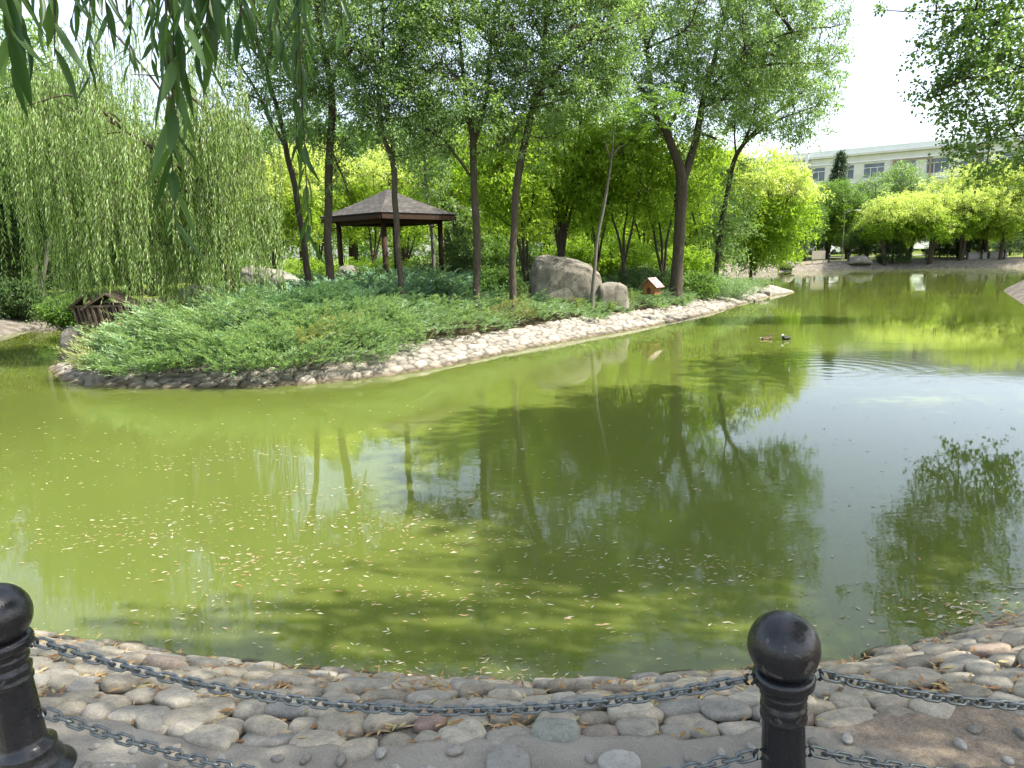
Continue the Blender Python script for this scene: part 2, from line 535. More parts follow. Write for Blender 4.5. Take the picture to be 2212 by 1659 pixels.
def iron_mat():
    m, nt, out = new_mat('black_painted_iron')
    v = mapping(nt, (1, 1, 1))
    f = noise(nt, 26, 6, 0.65, v)
    g = noise(nt, 9, 3, 0.6, v)
    chips = ramp(nt, math_n(nt, 'MULTIPLY_ADD', g, 0.6, math_n(nt, 'MULTIPLY', f, 0.5)), [(0.655, (0, 0, 0)), (0.67, (1, 1, 1))])
    c = mix(nt, chips, (0.012, 0.012, 0.014), (0.075, 0.067, 0.062))
    rust = ramp(nt, noise(nt, 5, 5, 0.6, v), [(0.58, (0, 0, 0)), (0.75, (0.5, 0.5, 0.5))])
    c = mix(nt, rust, c, (0.035, 0.020, 0.014))
    r = math_n(nt, 'MULTIPLY_ADD', f, 0.36, 0.10)
    pbsdf(nt, out, c, r, 0.5, bump(nt, math_n(nt, 'ADD', math_n(nt, 'MULTIPLY', g, 3.0), math_n(nt, 'MULTIPLY_ADD', chips, -0.4, f)), 0.35, 0.006))
    return m
M['iron'] = iron_mat()
M['chain'] = plain('galvanised_chain', (0.16, 0.175, 0.17), 0.38, 0.5, 0.75, 0.35, 90, 0.1)
def wood_mat(name, dark, light, sc=(3, 3, 30)):
    m, nt, out = new_mat(name)
    f = noise(nt, 1.5, 6, 0.6, mapping(nt, sc))
    pbsdf(nt, out, ramp(nt, f, [(0.3, dark), (0.7, light)]), 0.75, 0.25, bump(nt, f, 0.4, 0.01))
    return m
M['wood'] = wood_mat('red_brown_wood', (0.020, 0.011, 0.007), (0.060, 0.030, 0.017), (20, 20, 2))
M['wood_grey'] = wood_mat('weathered_slat', (0.05, 0.035, 0.026), (0.17, 0.125, 0.095), (20, 20, 2))
M['wood_orange'] = wood_mat('orange_plank', (0.13, 0.055, 0.016), (0.30, 0.140, 0.040), (16, 16, 1.5))
def shingle_mat():
    m, nt, out = new_mat('grey_roof_shingle')
    b = N(nt, 'ShaderNodeTexBrick')
    b.inputs['Scale'].default_value = 1.0
    b.inputs['Brick Width'].default_value = 0.28
    b.inputs['Row Height'].default_value = 0.14
    b.inputs['Mortar Size'].default_value = 0.012
    b.inputs['Color1'].default_value = (0.062, 0.058, 0.053, 1)
    b.inputs['Color2'].default_value = (0.098, 0.092, 0.084, 1)
    b.inputs['Mortar'].default_value = (0.035, 0.03, 0.028, 1)
    uv = N(nt, 'ShaderNodeUVMap')
    L(nt, uv.outputs[0], b.inputs['Vector'])
    f = noise(nt, 5, 6, 0.6, mapping(nt, (1, 1, 1)))
    c = mix(nt, 0.7, b.outputs['Color'], ramp(nt, f, [(0.3, (0.6, 0.58, 0.55)), (0.7, (1.2, 1.2, 1.2))]), 'MULTIPLY')
    pbsdf(nt, out, c, 0.9, 0.2, bump(nt, b.outputs['Fac'], -0.6, 0.02))
    return m
M['shingle'] = shingle_mat()
M['plaster'] = plain('cream_render', (0.66, 0.62, 0.53), 0.85, 0.2, 0, 0.1, 0.8, 0.1)
M['plaster2'] = plain('white_coping', (0.80, 0.80, 0.78), 0.8, 0.2, 0, 0.06, 1.0, 0.1)
M['orange_pipe'] = plain('orange_pipe', (0.33, 0.22, 0.15), 0.6, 0.3, 0, 0.1, 2)
M['white_paint'] = plain('white_paint', (0.72, 0.73, 0.73), 0.35, 0.5, 0, 0.04, 3, 0.02)
M['grey_trim'] = plain('grey_trim', (0.30, 0.29, 0.27), 0.7, 0.3, 0, 0.08, 2)
M['rubber'] = plain('tyre_rubber', (0.02, 0.02, 0.02), 0.8, 0.3)
M['red_paint'] = plain('red_paint', (0.35, 0.03, 0.025), 0.35, 0.5, 0, 0.05, 3, 0.02)
M['silver_paint'] = plain('silver_paint', (0.42, 0.43, 0.45), 0.3, 0.5, 0.5, 0.05, 3, 0.02)
M['dark_paint'] = plain('dark_paint', (0.04, 0.045, 0.055), 0.3, 0.5, 0, 0.05, 3, 0.02)
M['board'] = plain('beige_board', (0.40, 0.34, 0.26), 0.7, 0.3, 0, 0.1, 4)
M['concrete'] = plain('concrete', (0.24, 0.225, 0.20), 0.9, 0.2, 0, 0.2, 5, 0.3)
def glass_mat():
    m, nt, out = new_mat('window_glass')
    f = noise(nt, 0.6, 3, 0.5, mapping(nt, (1, 1, 1)))
    c = ramp(nt, f, [(0.35, (0.05, 0.065, 0.08)), (0.65, (0.12, 0.14, 0.16))])
    pbsdf(nt, out, c, 0.06, 0.6)
    return m
M['glass'] = glass_mat()
def metal_roof():
    m, nt, out = new_mat('worn_red_metal')
    f = noise(nt, 9, 5, 0.6, mapping(nt, (1, 1, 1)))
    pbsdf(nt, out, ramp(nt, f, [(0.42, (0.20, 0.07, 0.06)), (0.55, (0.30, 0.26, 0.25))]), 0.45, 0.5)
    return m
M['metal_roof'] = metal_roof()
M['litter'] = leaf_mat('fallen_leaf', [(0, (0.20, 0.10, 0.04)), (0.4, (0.32, 0.20, 0.085)), (0.8, (0.42, 0.33, 0.18)), (1, (0.30, 0.28, 0.09))], 0.1, 1.0, 0.7, 0.2)
M['floating'] = leaf_mat('floating_leaf', [(0, (0.24, 0.12, 0.06)), (0.3, (0.35, 0.235, 0.13)), (0.6, (0.44, 0.37, 0.26)), (0.92, (0.56, 0.52, 0.42)), (1, (0.26, 0.30, 0.09))], 0.1, 1.0, 0.5, 0.4)

# ------------------------------------------------------------------ leaves
def leaves(mb, B, D, Nn, Ln, W, mat=0, mid=0.42, fold=0.12):
    B = np.asarray(B, float); D = nrm(D); S = nrm(np.cross(D, Nn)); Nn = np.cross(S, D)
    Ln = np.broadcast_to(np.asarray(Ln, float), (len(B),))[:, None]
    W = np.broadcast_to(np.asarray(W, float), (len(B),))[:, None]
    a = B
    m = B + D * Ln * mid
    up = Nn * W * fold
    V = np.stack([a, m + S * W / 2 + up, B + D * Ln, m - S * W / 2 + up], 1).reshape(-1, 3)
    Fq = np.arange(len(B) * 4).reshape(-1, 4)
    if not np.isscalar(mat):
        mb.add(V, Fq, np.asarray(mat))
    else:
        mb.add(V, Fq, mat)
def runit(rng, n):
    return nrm(rng.normal(size=(n, 3)))
def clump_leaves(rng, mb, C, R, tw, lf, Ln, W, droop=0.3, zup=0.1, mat=0, flat=0.7, keep=None):
    """sprays of leaves round clump centres C"""
    n = len(C)
    R = np.broadcast_to(np.asarray(R, float), (n,))
    Cr = np.repeat(C, tw, 0); Rr = np.repeat(R, tw)
    d = runit(rng, n * tw); d[:, 2] = d[:, 2] * flat + zup; d = nrm(d)
    tl = Rr * rng.uniform(0.6, 1.25, n * tw)
    t = np.linspace(0.15, 1.0, lf)
    pos = Cr[:, None] + d[:, None] * (tl[:, None] * t)[:, :, None]
    pos[:, :, 2] -= droop * tl[:, None] * t ** 2
    pos = pos.reshape(-1, 3) + rng.normal(size=(n * tw * lf, 3)) * (np.repeat(Rr, lf) * 0.10)[:, None]
    dd = np.repeat(d, lf, 0) * 0.5 + runit(rng, len(pos)) * 0.8 + np.array([0, 0, -droop])
    nn = np.array([0, 0, 1.0]) + runit(rng, len(pos)) * 0.75
    s = rng.uniform(0.65, 1.25, len(pos))
    mm = mat if np.isscalar(mat) else np.repeat(np.repeat(mat, tw), lf)
    if keep is not None:
        k = keep(pos)
        pos, dd, nn, s = pos[k], dd[k], nn[k], s[k]
        if not np.isscalar(mm):
            mm = mm[k]
    leaves(mb, pos, dd, nn, Ln * s, W * s, mm)

def in_blobs(rng, blobs, n, shell=0.55):
    """n points spread through ellipsoids (cx,cy,cz,rx,ry,rz), thicker to the outside"""
    b = np.asarray(blobs, float)
    vol = b[:, 3] * b[:, 4] * b[:, 5]
    idx = rng.choice(len(b), n, p=vol / vol.sum())
    r = rng.uniform(0, 1, n) ** (1 / 3 * shell)
    r = r * (1 + 0.17 * np.abs(rng.normal(size=n)))
    return b[idx, :3] + runit(rng, n) * r[:, None] * b[idx, 3:]

def branches(rng, mb, skel, C, rb=0.035, nb=22, mat=0, sag=0.05):
    """boughs from the skeleton to some clumps, twigs from the boughs to the rest"""
    S = np.asarray(skel, float)
    C = np.asarray(C, float)
    nb = min(nb, len(C))
    pick = rng.choice(len(C), nb, replace=False)
    pool = [S]
    for k in pick:
        c = C[k]
        d = np.linalg.norm(S - c, axis=1) + np.maximum(0, S[:, 2] - c[2] + 0.3) * 2.0
        a = S[np.argmin(d)]
        ln = np.linalg.norm(c - a)
        mid = (a + c) / 2 + np.array([0, 0, -sag * ln]) + rng.normal(size=3) * 0.06 * ln
        pts = spline([a, mid, c], 5)
        r = min(rb, 0.014 * ln + 0.008)
        add_tube(mb, pts, np.linspace(r, r * 0.3, len(pts)), 5, mat)
        pool.append(pts)
    Pl = np.vstack(pool)
    for k in range(len(C)):
        c = C[k]
        d = np.linalg.norm(Pl - c, axis=1)
        a = Pl[np.argmin(d)]
        ln = d.min()
        if ln < 0.12:
            continue
        mid = (a + c) / 2 + rng.normal(size=3) * 0.08 * ln
        add_tube(mb, [a, mid, c], [0.010, 0.007, 0.003], 3, mat)

# ------------------------------------------------------------------ pond outline and ground
near_w = [(-140, 1355), (67, 1371), (253, 1395), (438, 1425), (640, 1452), (861, 1466), (1156, 1486), (1339, 1480), (1491, 1466), (1660, 1455), (1817, 1441), (1898, 1415), (2013, 1389), (2110, 1363), (2212, 1337)]
near_p = [(-140, 1498), (84, 1522), (270, 1565), (472, 1607), (708, 1612), (898, 1603), (1045, 1590), (1303, 1586), (1491, 1594), (1524, 1584), (1752, 1565), (1898, 1542), (2045, 1529), (2212, 1509)]
PATH_Z = 0.40
WL = np.array([G(*p)[:2] for p in near_w])
PL = np.array([G(*p, PATH_Z)[:2] for p in near_p])
def extend(A, left, right):
    return np.vstack([left, A, right])
WL = extend(WL, [(-9, 6.0), (-5.0, 4.6)], [(4.6, 5.0), (7.4, 6.6)])
PL = extend(PL, [(-9, 4.7), (-5.0, 3.4)], [(4.3, 3.7), (7.4, 5.2)])
left_w = [G(0, 725)[:2], G(90, 706)[:2], G(175, 698)[:2]]
far_w = [G(1504, 593)[:2], G(1640, 588.5)[:2], G(1742, 585)[:2], G(1957, 580)[:2], G(2212, 577)[:2]]
pen = [G(2212, 657)[:2], G(2168, 628)[:2]]
outline = [tuple(p) for p in WL] + [(11.2, 9.2), (15, 14), (17.2, 19)] + [tuple(pen[0]), tuple(pen[1])] + [(24.5, 33), (33, 38), (46, 47), (47, 55)] + [tuple(p) for p in far_w[::-1]] + [(9, 50), (2, 44), (-5, 37), (-11, 30)] + [tuple(p) for p in left_w[::-1]] + [(-17, 16), (-16, 10)]
CEN = np.array([8.0, 25.0])
OL = np.array(outline)
ang = np.unwrap(np.arctan2(OL[:, 1] - CEN[1], OL[:, 0] - CEN[0]))
# dense resample
dens = []
for i in range(len(OL)):
    a, b = OL[i], OL[(i + 1) % len(OL)]
    k = max(1, int(np.linalg.norm(b - a) / 0.8))
    for q in range(k):
        dens.append(a + (b - a) * q / k)
OLd = np.array(dens)
nO = len(OLd)
dirv = nrm(OLd - CEN)
nearw = np.clip((9.0 - OLd[:, 1]) / 3.0, 0, 1) * (OLd[:, 0] < 14)
leftw = ((OLd[:, 0] < -9) & (OLd[:, 1] > 12) & (OLd[:, 1] < 24)).astype(float)
def ring(off, z):
    V = np.zeros((nO, 3))
    V[:, :2] = OLd + dirv * off
    V[:, 2] = z
    return V
zz = lambda far, near: far * (1 - nearw) + near * nearw
rng = np.random.default_rng(5)
rings = [ring(-1.2, -0.5), ring(-0.25, zz(-0.12, -0.5)), ring(0.15, zz(0.10, -0.4)), ring(1.6, zz(0.55, 0.10)), ring(2.6, zz(0.62, 0.36)),
         ring(6.0, zz(0.72, 0.37)), ring(14, zz(0.95, 0.38)), ring(40, 1.3), ring(150, 2.0), ring(900, 2.0)]
for k in (3, 4, 5):
    rings[k][:, 2] += sn(rings[k], 0.9, k) * 0.05 * (1 - nearw)
def ringmesh(ks, mats, name, matf=None):
    mb = MB()
    V = np.vstack([rings[k] for k in ks])
    i, j = np.meshgrid(np.arange(len(ks) - 1), np.arange(nO), indexing='ij')
    j2 = (j + 1) % nO
    Fq = np.stack([i * nO + j, i * nO + j2, (i + 1) * nO + j2, (i + 1) * nO + j], -1).reshape(-1, 4)
    mm = np.zeros(len(Fq), int)
    if matf is not None:
        mm = matf(i.ravel(), j.ravel())
    mb.add(V, Fq, mm, True)
    return structure(mb.build(name, mats))
M['far_dirt'] = ground_mat('far_path_dirt', (0.13, 0.11, 0.08), (0.21, 0.18, 0.135), (0.29, 0.255, 0.195), 1.2)
M['farbank'] = ground_mat('far_bank_stone', (0.10, 0.088, 0.07), (0.21, 0.185, 0.15), (0.33, 0.295, 0.24), 3.5, 0.8, 0.08)
ringmesh([0, 1, 2, 3], [M['farbank']], 'pond_bank')
ringmesh([3, 4, 5, 6, 7, 8, 9], [M['sand'], M['lawn'], M['soil'], M['far_dirt']], 'ground', lambda i, j: np.where((i < 2) & (OLd[j, 0] > 13) & (nearw[j] == 0), 3, np.where((i < 1) & ((leftw[j] > 0) | (nearw[j] > 0)), 0, np.where((i < 3) & (nearw[j] > 0.3), 0, np.where((leftw[j] > 0) & (i < 2), 0, 1)))))

mb = MB()
mb.add(np.array([[-60, 1.0, 0], [70, 1.0, 0], [70, 75, 0], [-60, 75, 0]]), np.array([[0, 1, 2, 3]]))
structure(mb.build('pond_water', M['water']))

# ------------------------------------------------------------------ near path, cobble bank
def resample(A, n):
    s = np.concatenate([[0], np.cumsum(np.linalg.norm(np.diff(A, axis=0), axis=1))])
    q = np.linspace(0, s[-1], n)
    return np.stack([np.interp(q, s, A[:, k]) for k in range(A.shape[1])], 1)
def bank_pt(x, t, lift=0.0):
    """x across the picture, t = 0 at the path edge, 1 at the water line"""
    yp = np.interp(x, PL[:, 0], PL[:, 1]); yw = np.interp(x, WL[:, 0], WL[:, 1])
    y = yp + (yw - yp) * t
    z = PATH_Z - 0.01 - (PATH_Z - 0.01) * (0.30 * t + 0.70 * t * np.abs(t)) 
    return np.stack([x, y, z + lift], -1)
xs = np.linspace(-8.5, 7.2, 240)
ts = np.linspace(-0.05, 1.6, 18)
X, T = np.meshgrid(xs, ts, indexing='ij')
V = bank_pt(X.ravel(), T.ravel(), -0.018)
V[:, 2] += sn(V, 6.0) * 0.008
i, j = np.meshgrid(np.arange(len(xs) - 1), np.arange(len(ts) - 1), indexing='ij')
k = len(ts)
Fq = np.stack([i * k + j, (i + 1) * k + j, (i + 1) * k + j + 1, i * k + j + 1], -1).reshape(-1, 4)
mb = MB(); mb.add(V, Fq, 0, True)
structure(mb.build('bank_bed', M['mortar']))

rng = np.random.default_rng(11)
mb = MB()
xw = np.linspace(-8.5, 7.2, 400)
rowt = np.linspace(0.035, 1.34, 13)
iv, ifc = ico(3)
ivc, ifcc = ico(2)
cobble_xy = []
for r, t0 in enumerate(rowt):
    x = -4.6 + rng.uniform(0, 0.15)
    while x < 5.0:
        wdt = rng.choice([0.10, 0.13, 0.155, 0.18, 0.215], p=[.2, .28, .26, .18, .08]) * rng.uniform(0.9, 1.1)
        cx = x + wdt / 2
        x += wdt * 0.97
        t = t0 + rng.normal() * 0.020 + 0.02 * math.sin(cx * 3 + r)
        p0 = bank_pt(np.array([cx]), np.array([t]))[0]
        pa = bank_pt(np.array([cx + .05]), np.array([t]))[0]; pb = bank_pt(np.array([cx]), np.array([t + .05]))[0]
        ex = nrm(pa - p0); nz = nrm(np.cross(ex, pb - p0))
        if nz[2] < 0: nz = -nz
        ey = np.cross(nz, ex)
        a = rng.normal() * 0.28
        ex, ey = ex * math.cos(a) + ey * math.sin(a), -ex * math.sin(a) + ey * math.cos(a)
        vis = abs(cx) < 3.2
        U, Fi = (iv, ifc) if vis else (ivc, ifcc)
        pw = rng.uniform(0.55, 0.85)
        S = np.sign(U) * np.abs(U) ** pw
        ph = rng.uniform(0, 6, 4)
        S = S * (1 + 0.09 * sn(U, 1.5, rng.uniform(0, 50)) [:, None] + 0.03 * sn(U, 3.5, rng.uniform(0, 50))[:, None])
        S[:, 0] *= 1 + 0.22 * rng.normal() * 0.5 * S[:, 1]
        sx, sy, sz = wdt * 0.52, rng.uniform(0.048, 0.068), rng.uniform(0.020, 0.036)
        Vv = p0 + S[:, :1] * sx * ex + S[:, 1:2] * sy * ey + S[:, 2:] * sz * nz + nz * rng.uniform(-0.020, 0.008)
        mb.add(Vv, Fi, 0, True)
        cobble_xy.append(p0)
structure(mb.build('cobble_bank', M['cobble']))

# path slab
xs = np.linspace(-8.5, 7.2, 260)
ts = np.concatenate([np.linspace(0, 1, 30) ** 1.5 * 1.8, [4.0, 8.0]])
X, T = np.meshgrid(xs, ts, indexing='ij')
edge = np.interp(X.ravel(), PL[:, 0], PL[:, 1]) + 0.012 * np.sin(X.ravel() * 17) + 0.01 * np.sin(X.ravel() * 41 + 1)
V = np.stack([X.ravel(), edge - T.ravel(), np.full(X.size, PATH_Z)], -1)
V[:, 2] += 0.006 * sn(V, 3.0) + 0.004 * sn(V, 9.0, 3) + 0.006
V[T.ravel() == 0, 2] -= 0.05
i, j = np.meshgrid(np.arange(len(xs) - 1), np.arange(len(ts) - 1), indexing='ij')
k = len(ts)
Fq = np.stack([i * k + j, i * k + j + 1, (i + 1) * k + j + 1, (i + 1) * k + j], -1).reshape(-1, 4)
mb = MB(); mb.add(V, Fq, 0, True)
structure(mb.build('path', M['path']))
# pebbles set in the path
rng = np.random.default_rng(3)
mb = MB()
pts = []
tries = 0
while len(pts) < 420 and tries < 20000:
    tries += 1
    x = rng.uniform(-3.0, 3.2); t = rng.uniform(0.06, 1.2)
    y = np.interp(x, PL[:, 0], PL[:, 1]) - t
    if x > 1.1 and rng.uniform() < 0.6:
        continue
    if all((x - q[0]) ** 2 + (y - q[1]) ** 2 > 0.085 ** 2 for q in pts):
        pts.append((x, y))
        a = rng.uniform(0, PI)
        U = iv * (1 + 0.1 * sn(iv, 1.6, rng.uniform(0, 50)))[:, None]
        Vv = (U * np.array([rng.uniform(.015, .031), rng.uniform(.011, .019), rng.uniform(.008, .016)])) @ rotz(a).T + [x, y, PATH_Z + 0.013]
        mb.add(Vv, ifc, 0, True)
stuff(mb.build('set_pebbles', M['pebble']), 'small rounded pebbles set into the concrete path by the chains', 'pebbles')
# the two bigger flush stones in the path
def flush_stone(px, py, sx, sy, rotv, label, pale, poly):
    c = G(px, py, PATH_Z)
    V = []; n = len(poly)
    q = np.array(poly) * [sx, sy]
    q = q @ rotz(rotv)[:2, :2].T
    top = np.hstack([q * 0.96 + c[:2], np.full((n, 1), PATH_Z + 0.022)])
    bot = np.hstack([q + c[:2], np.full((n, 1), PATH_Z - 0.04)])
    Fc = [list(range(n))] + [[i, n + i, n + (i + 1) % n, (i + 1) % n] for i in range(n)]
    mb = MB(); mb.add(np.vstack([top, bot]), Fc)
    o = mb.build('paving_stone', pale, origin=(c[0], c[1], PATH_Z))
    md = o.modifiers.new('bevel', 'BEVEL'); md.width = 0.008; md.segments = 2
    tag(o, label, 'stone')
M['slab_grey'] = rock_mat('flush_grey_stone', (0.30, 0.285, 0.25), (0.2, 0.19, 0.16), (0.38, 0.36, 0.32))
M['slab_pale'] = rock_mat('flush_pale_stone', (0.42, 0.40, 0.35), (0.3, 0.28, 0.24), (0.5, 0.47, 0.42))
flush_stone(1095, 1652, 0.075, 0.085, 0.1, 'grey angular stone set flush in the path below the long chain', M['slab_grey'], [(-1, -.7), (-.2, -1), (.9, -.9), (1, .2), (.45, .9), (-.1, 1), (-.8, .5)])
flush_stone(1338, 1655, 0.070, 0.055, 0.0, 'pale oval stone set flush in the path left of the right bollard', M['slab_pale'], [(math.cos(a), math.sin(a)) for a in np.linspace(0, 2 * PI, 14, endpoint=False)])

# leaf litter on the cobbles and path
rng = np.random.default_rng(21)
mb = MB()
CX = np.array(cobble_xy)
n = 16000
x = rng.uniform(-3.4, 3.6, n); t = rng.beta(1.2, 1.2, n) * 1.12
ps = 0.5 + 0.5 * np.sin(x * 5 + 3 * np.sin(t * 9)) * np.sin(t * 14 + x * 2)
k = rng.uniform(0, 1, n) < 0.12 + 0.88 * ps ** 3
x, t = x[k], t[k]
B = bank_pt(x, t, 0.012)
B += rng.normal(size=B.shape) * [0.01, 0.01, 0.004]
# keep litter down in the joints
dist = np.min(np.linalg.norm(B[:, None, :2] - CX[None, :, :2], axis=2), 1)
k = dist > 0.046
B = B[k]
a = rng.uniform(0, 2 * PI, len(B))
D = np.stack([np.cos(a), np.sin(a), rng.normal(size=len(B)) * 0.10], 1)
leaves(mb, B, D, np.array([0, -0.25, 1.0]) + runit(rng, len(B)) * 0.25, rng.uniform(0.025, 0.065, len(B)), rng.uniform(0.007, 0.016, len(B)))
stuff(mb.build('leaf_litter', M['litter']), 'dry yellow willow leaves caught in the gaps between the bank cobbles', 'leaf litter')

# leaves floating on the water
mb = MB()
def float_leaves(n, fpx, lo=0.02, hi=0.055):
    q = np.array([G(*fpx()) for _ in range(n)])
    q = q[q[:, 1] > np.interp(q[:, 0], WL[:, 0], WL[:, 1]) + 0.01]
    vq = q * [0.45, 1.0, 1]
    gather = 0.5 + 0.5 * sn(vq, 1.3, 2) + 0.35 * sn(vq, 3.7, 6)
    q = q[rng.uniform(0, 1, len(q)) < np.clip(gather, 0.08, 1) ** 1.6]
    q[:, 2] = 0.003 + rng.uniform(0, 0.003, len(q))
    a = rng.normal(0.12, 0.55, len(q))
    D = np.stack([np.cos(a), np.sin(a), np.zeros(len(q))], 1)
    ln = lo * 0.6 + (hi - lo * 0.6) * rng.uniform(0, 1, len(q)) ** 1.8
    leaves(mb, q, D, np.array([0, 0, 1.0]) + runit(rng, len(q)) * 0.12, ln, ln * rng.uniform(0.13, 0.36, len(q)), fold=0.1)
float_leaves(4200, lambda: (rng.normal(560, 330), rng.normal(1100, 95)))
float_leaves(2200, lambda: (rng.uniform(0, 2212), 850 + 560 * rng.beta(1.4, 1.3)))
float_leaves(1100, lambda: (rng.normal(1400, 330), rng.normal(1190, 45)))
float_leaves(900, lambda: (rng.uniform(350, 1750), 1475 - abs(rng.normal(0, 32))), 0.02, 0.05)
float_leaves(600, lambda: (rng.normal(2080, 110), 1350 - abs(rng.normal(0, 70))), 0.02, 0.06)
float_leaves(160, lambda: (rng.uniform(0, 900), rng.uniform(860, 1000)), 0.03, 0.06)
float_leaves(160, lambda: (rng.uniform(1500, 2212), rng.uniform(620, 830)), 0.05, 0.09)
float_leaves(9000, lambda: (rng.uniform(0, 2212), 800 + 660 * rng.beta(1.3, 1.0)), 0.006, 0.014)
stuff(mb.build('floating_leaves', M['floating']), 'pale fallen leaves drifting on the green pond water', 'floating leaves')

# ------------------------------------------------------------------ island
front = [(112, 792), (150, 818), (200, 832), (300, 838), (420, 839), (520, 837), (640, 833), (780, 819), (900, 801), (1050, 771), (1200, 741), (1350, 713), (1480, 690), (1560, 669), (1630, 648), (1668, 638)]
IF = [tuple(G(*p)[:2]) for p in front]
IB = [(12.6, 31.5), (13.2, 34), (10, 37), (4, 36), (-2, 32.5), (-6.5, 28), (-9.0, 23), (-9.8, 18)]
IO = np.array(IF + IB)
def closed_resample(A, step):
    B = np.vstack([A, A[:1]])
    s = np.concatenate([[0], np.cumsum(np.linalg.norm(np.diff(B, axis=0), axis=1))])
    q = np.arange(0, s[-1], step)
    return np.stack([np.interp(q, s, B[:, k]) for k in range(2)], 1)
def smooth_closed(A, it):
    for _ in range(it):
        A = 0.5 * A + 0.25 * (np.roll(A, 1, 0) + np.roll(A, -1, 0))
    return A
IOd = smooth_closed(closed_resample(IO, 0.25), 6)
def poly_sd(Q, A):
    """signed distance, positive inside"""
    Q = np.asarray(Q, float)
    B = np.roll(A, -1, 0)
    best = np.full(len(Q), 1e9); ins = np.zeros(len(Q), bool)
    for a, b in zip(A, B):
        e = b - a; w_ = Q - a
        t = np.clip((w_ @ e) / max(e @ e, 1e-9), 0, 1)
        best = np.minimum(best, np.linalg.norm(w_ - t[:, None] * e, axis=1))
        c = ((a[1] <= Q[:, 1]) & (b[1] > Q[:, 1])) | ((b[1] <= Q[:, 1]) & (a[1] > Q[:, 1]))
        if c.any() and abs(b[1] - a[1]) > 1e-12:
            xi = a[0] + (Q[:, 1] - a[1]) / (b[1] - a[1]) * (b[0] - a[0])
            ins ^= c & (Q[:, 0] < xi)
    return np.where(ins, best, -best)
IOs = IOd[::2]
def island_prof(d):
    return np.interp(d, [-1.5, -0.4, 0, 0.9, 2.2, 4.0, 6.5, 10], [-0.8, -0.22, 0.0, 0.24, 0.42, 0.64, 0.86, 1.05])
def ground_z(x, y):
    d = poly_sd(np.array([[x, y]]), IOs)[0]
    return float(island_prof(d)) if d > 0 else 0.65
gx = np.arange(-11, 14.2, 0.3); gy = np.arange(10, 38, 0.3)
X, Y = np.meshgrid(gx, gy, indexing='ij')
Q = np.stack([X.ravel(), Y.ravel()], 1)
sd = poly_sd(Q, IOs)
zi = island_prof(sd)
zi = np.where(sd < 1.1, zi - 0.14, zi - 0.02) + 0.05 * sn(np.stack([Q[:, 0], Q[:, 1], zi * 0], 1), 0.8)
V = np.stack([Q[:, 0], Q[:, 1], zi], 1)
k = len(gy)
i, j = np.meshgrid(np.arange(len(gx) - 1), np.arange(k - 1), indexing='ij')
Fq = np.stack([i * k + j, (i + 1) * k + j, (i + 1) * k + j + 1, i * k + j + 1], -1).reshape(-1, 4)
Fq = Fq[(sd[Fq] > -0.3).all(1)]
mb = MB(); mb.add(V, Fq, 0, True)
structure(mb.build('island_ground', M['island_soil']))
# revetment of flat pale stones, laid as real relief
IOf = smooth_closed(closed_resample(IOd, 0.045), 8)
keepf = IOf[:, 1] < 33
tg = nrm(np.roll(IOf, -1, 0) - np.roll(IOf, 1, 0)); nv = np.stack([-tg[:, 1], tg[:, 0]], 1)
if poly_sd(IOf[:1] + nv[:1] * 0.5, IOs)[0] < 0:
    nv = -nv
dd = np.arange(-0.35, 1.16, 0.04)
sarc = np.arange(len(IOf)) * 0.045
S_, D_ = np.meshgrid(sarc, dd, indexing='ij')
def worley(u, v, cw, ch, seed):
    r = np.random.default_rng(seed)
    tabx = r.uniform(0.12, 0.88, (512, 64)); taby = r.uniform(0.12, 0.88, (512, 64)); tabr = r.uniform(0, 1, (512, 64))
    U = u / cw; Vv = v / ch + 20
    iu = np.floor(U).astype(int); iv_ = np.floor(Vv).astype(int)
    f1 = np.full(U.shape, 9.0); f2 = np.full(U.shape, 9.0); idv = np.zeros(U.shape)
    for a in (-1, 0, 1):
        for b in (-1, 0, 1):
            ci, cj = (iu + a) % 512, (iv_ + b) % 64
            dx = (iu + a + tabx[ci, cj] - U) * cw; dy = (iv_ + b + taby[ci, cj] - Vv) * ch
            d_ = np.sqrt(dx * dx + dy * dy)
            new = d_ < f1
            f2 = np.where(new, f1, np.minimum(f2, d_)); idv = np.where(new, tabr[ci, cj], idv); f1 = np.where(new, d_, f1)
    return f2 - f1, idv
e, idv = worley(S_, D_, 0.27, 0.19, 4)
h = np.clip(e / 0.06, 0, 1) ** 0.7
zz_ = island_prof(D_) + 0.045 * h + 0.045 * (idv - 0.5) * h + 0.02 * np.sin(S_ * 0.9)
XY = IOf[:, None] + nv[:, None] * D_[:, :, None] * (0.94 + 0.06 * np.sin(S_ * 1.3))[:, :, None]
V = np.concatenate([XY, zz_[:, :, None]], 2).reshape(-1, 3)
tone = (0.10 + 0.90 * h) * (0.70 + 0.60 * idv)
wetl = np.clip((zz_ - 0.02) / 0.06, 0, 1)
colr = np.stack([tone * (0.45 + 0.55 * wetl), tone * (0.40 + 0.60 * wetl), tone * (0.30 + 0.70 * wetl)], -1).reshape(-1, 3)
k = len(dd)
i, j = np.meshgrid(np.arange(len(IOf) - 1), np.arange(k - 1), indexing='ij')
sel = keepf[i.ravel()]
Fq = np.stack([i * k + j, i * k + j + 1, (i + 1) * k + j + 1, (i + 1) * k + j], -1).reshape(-1, 4)[sel]
mb = MB(); mb.add(V, Fq, 0, True, colr)
structure(mb.build('island_bank', M['paving'], color=True))
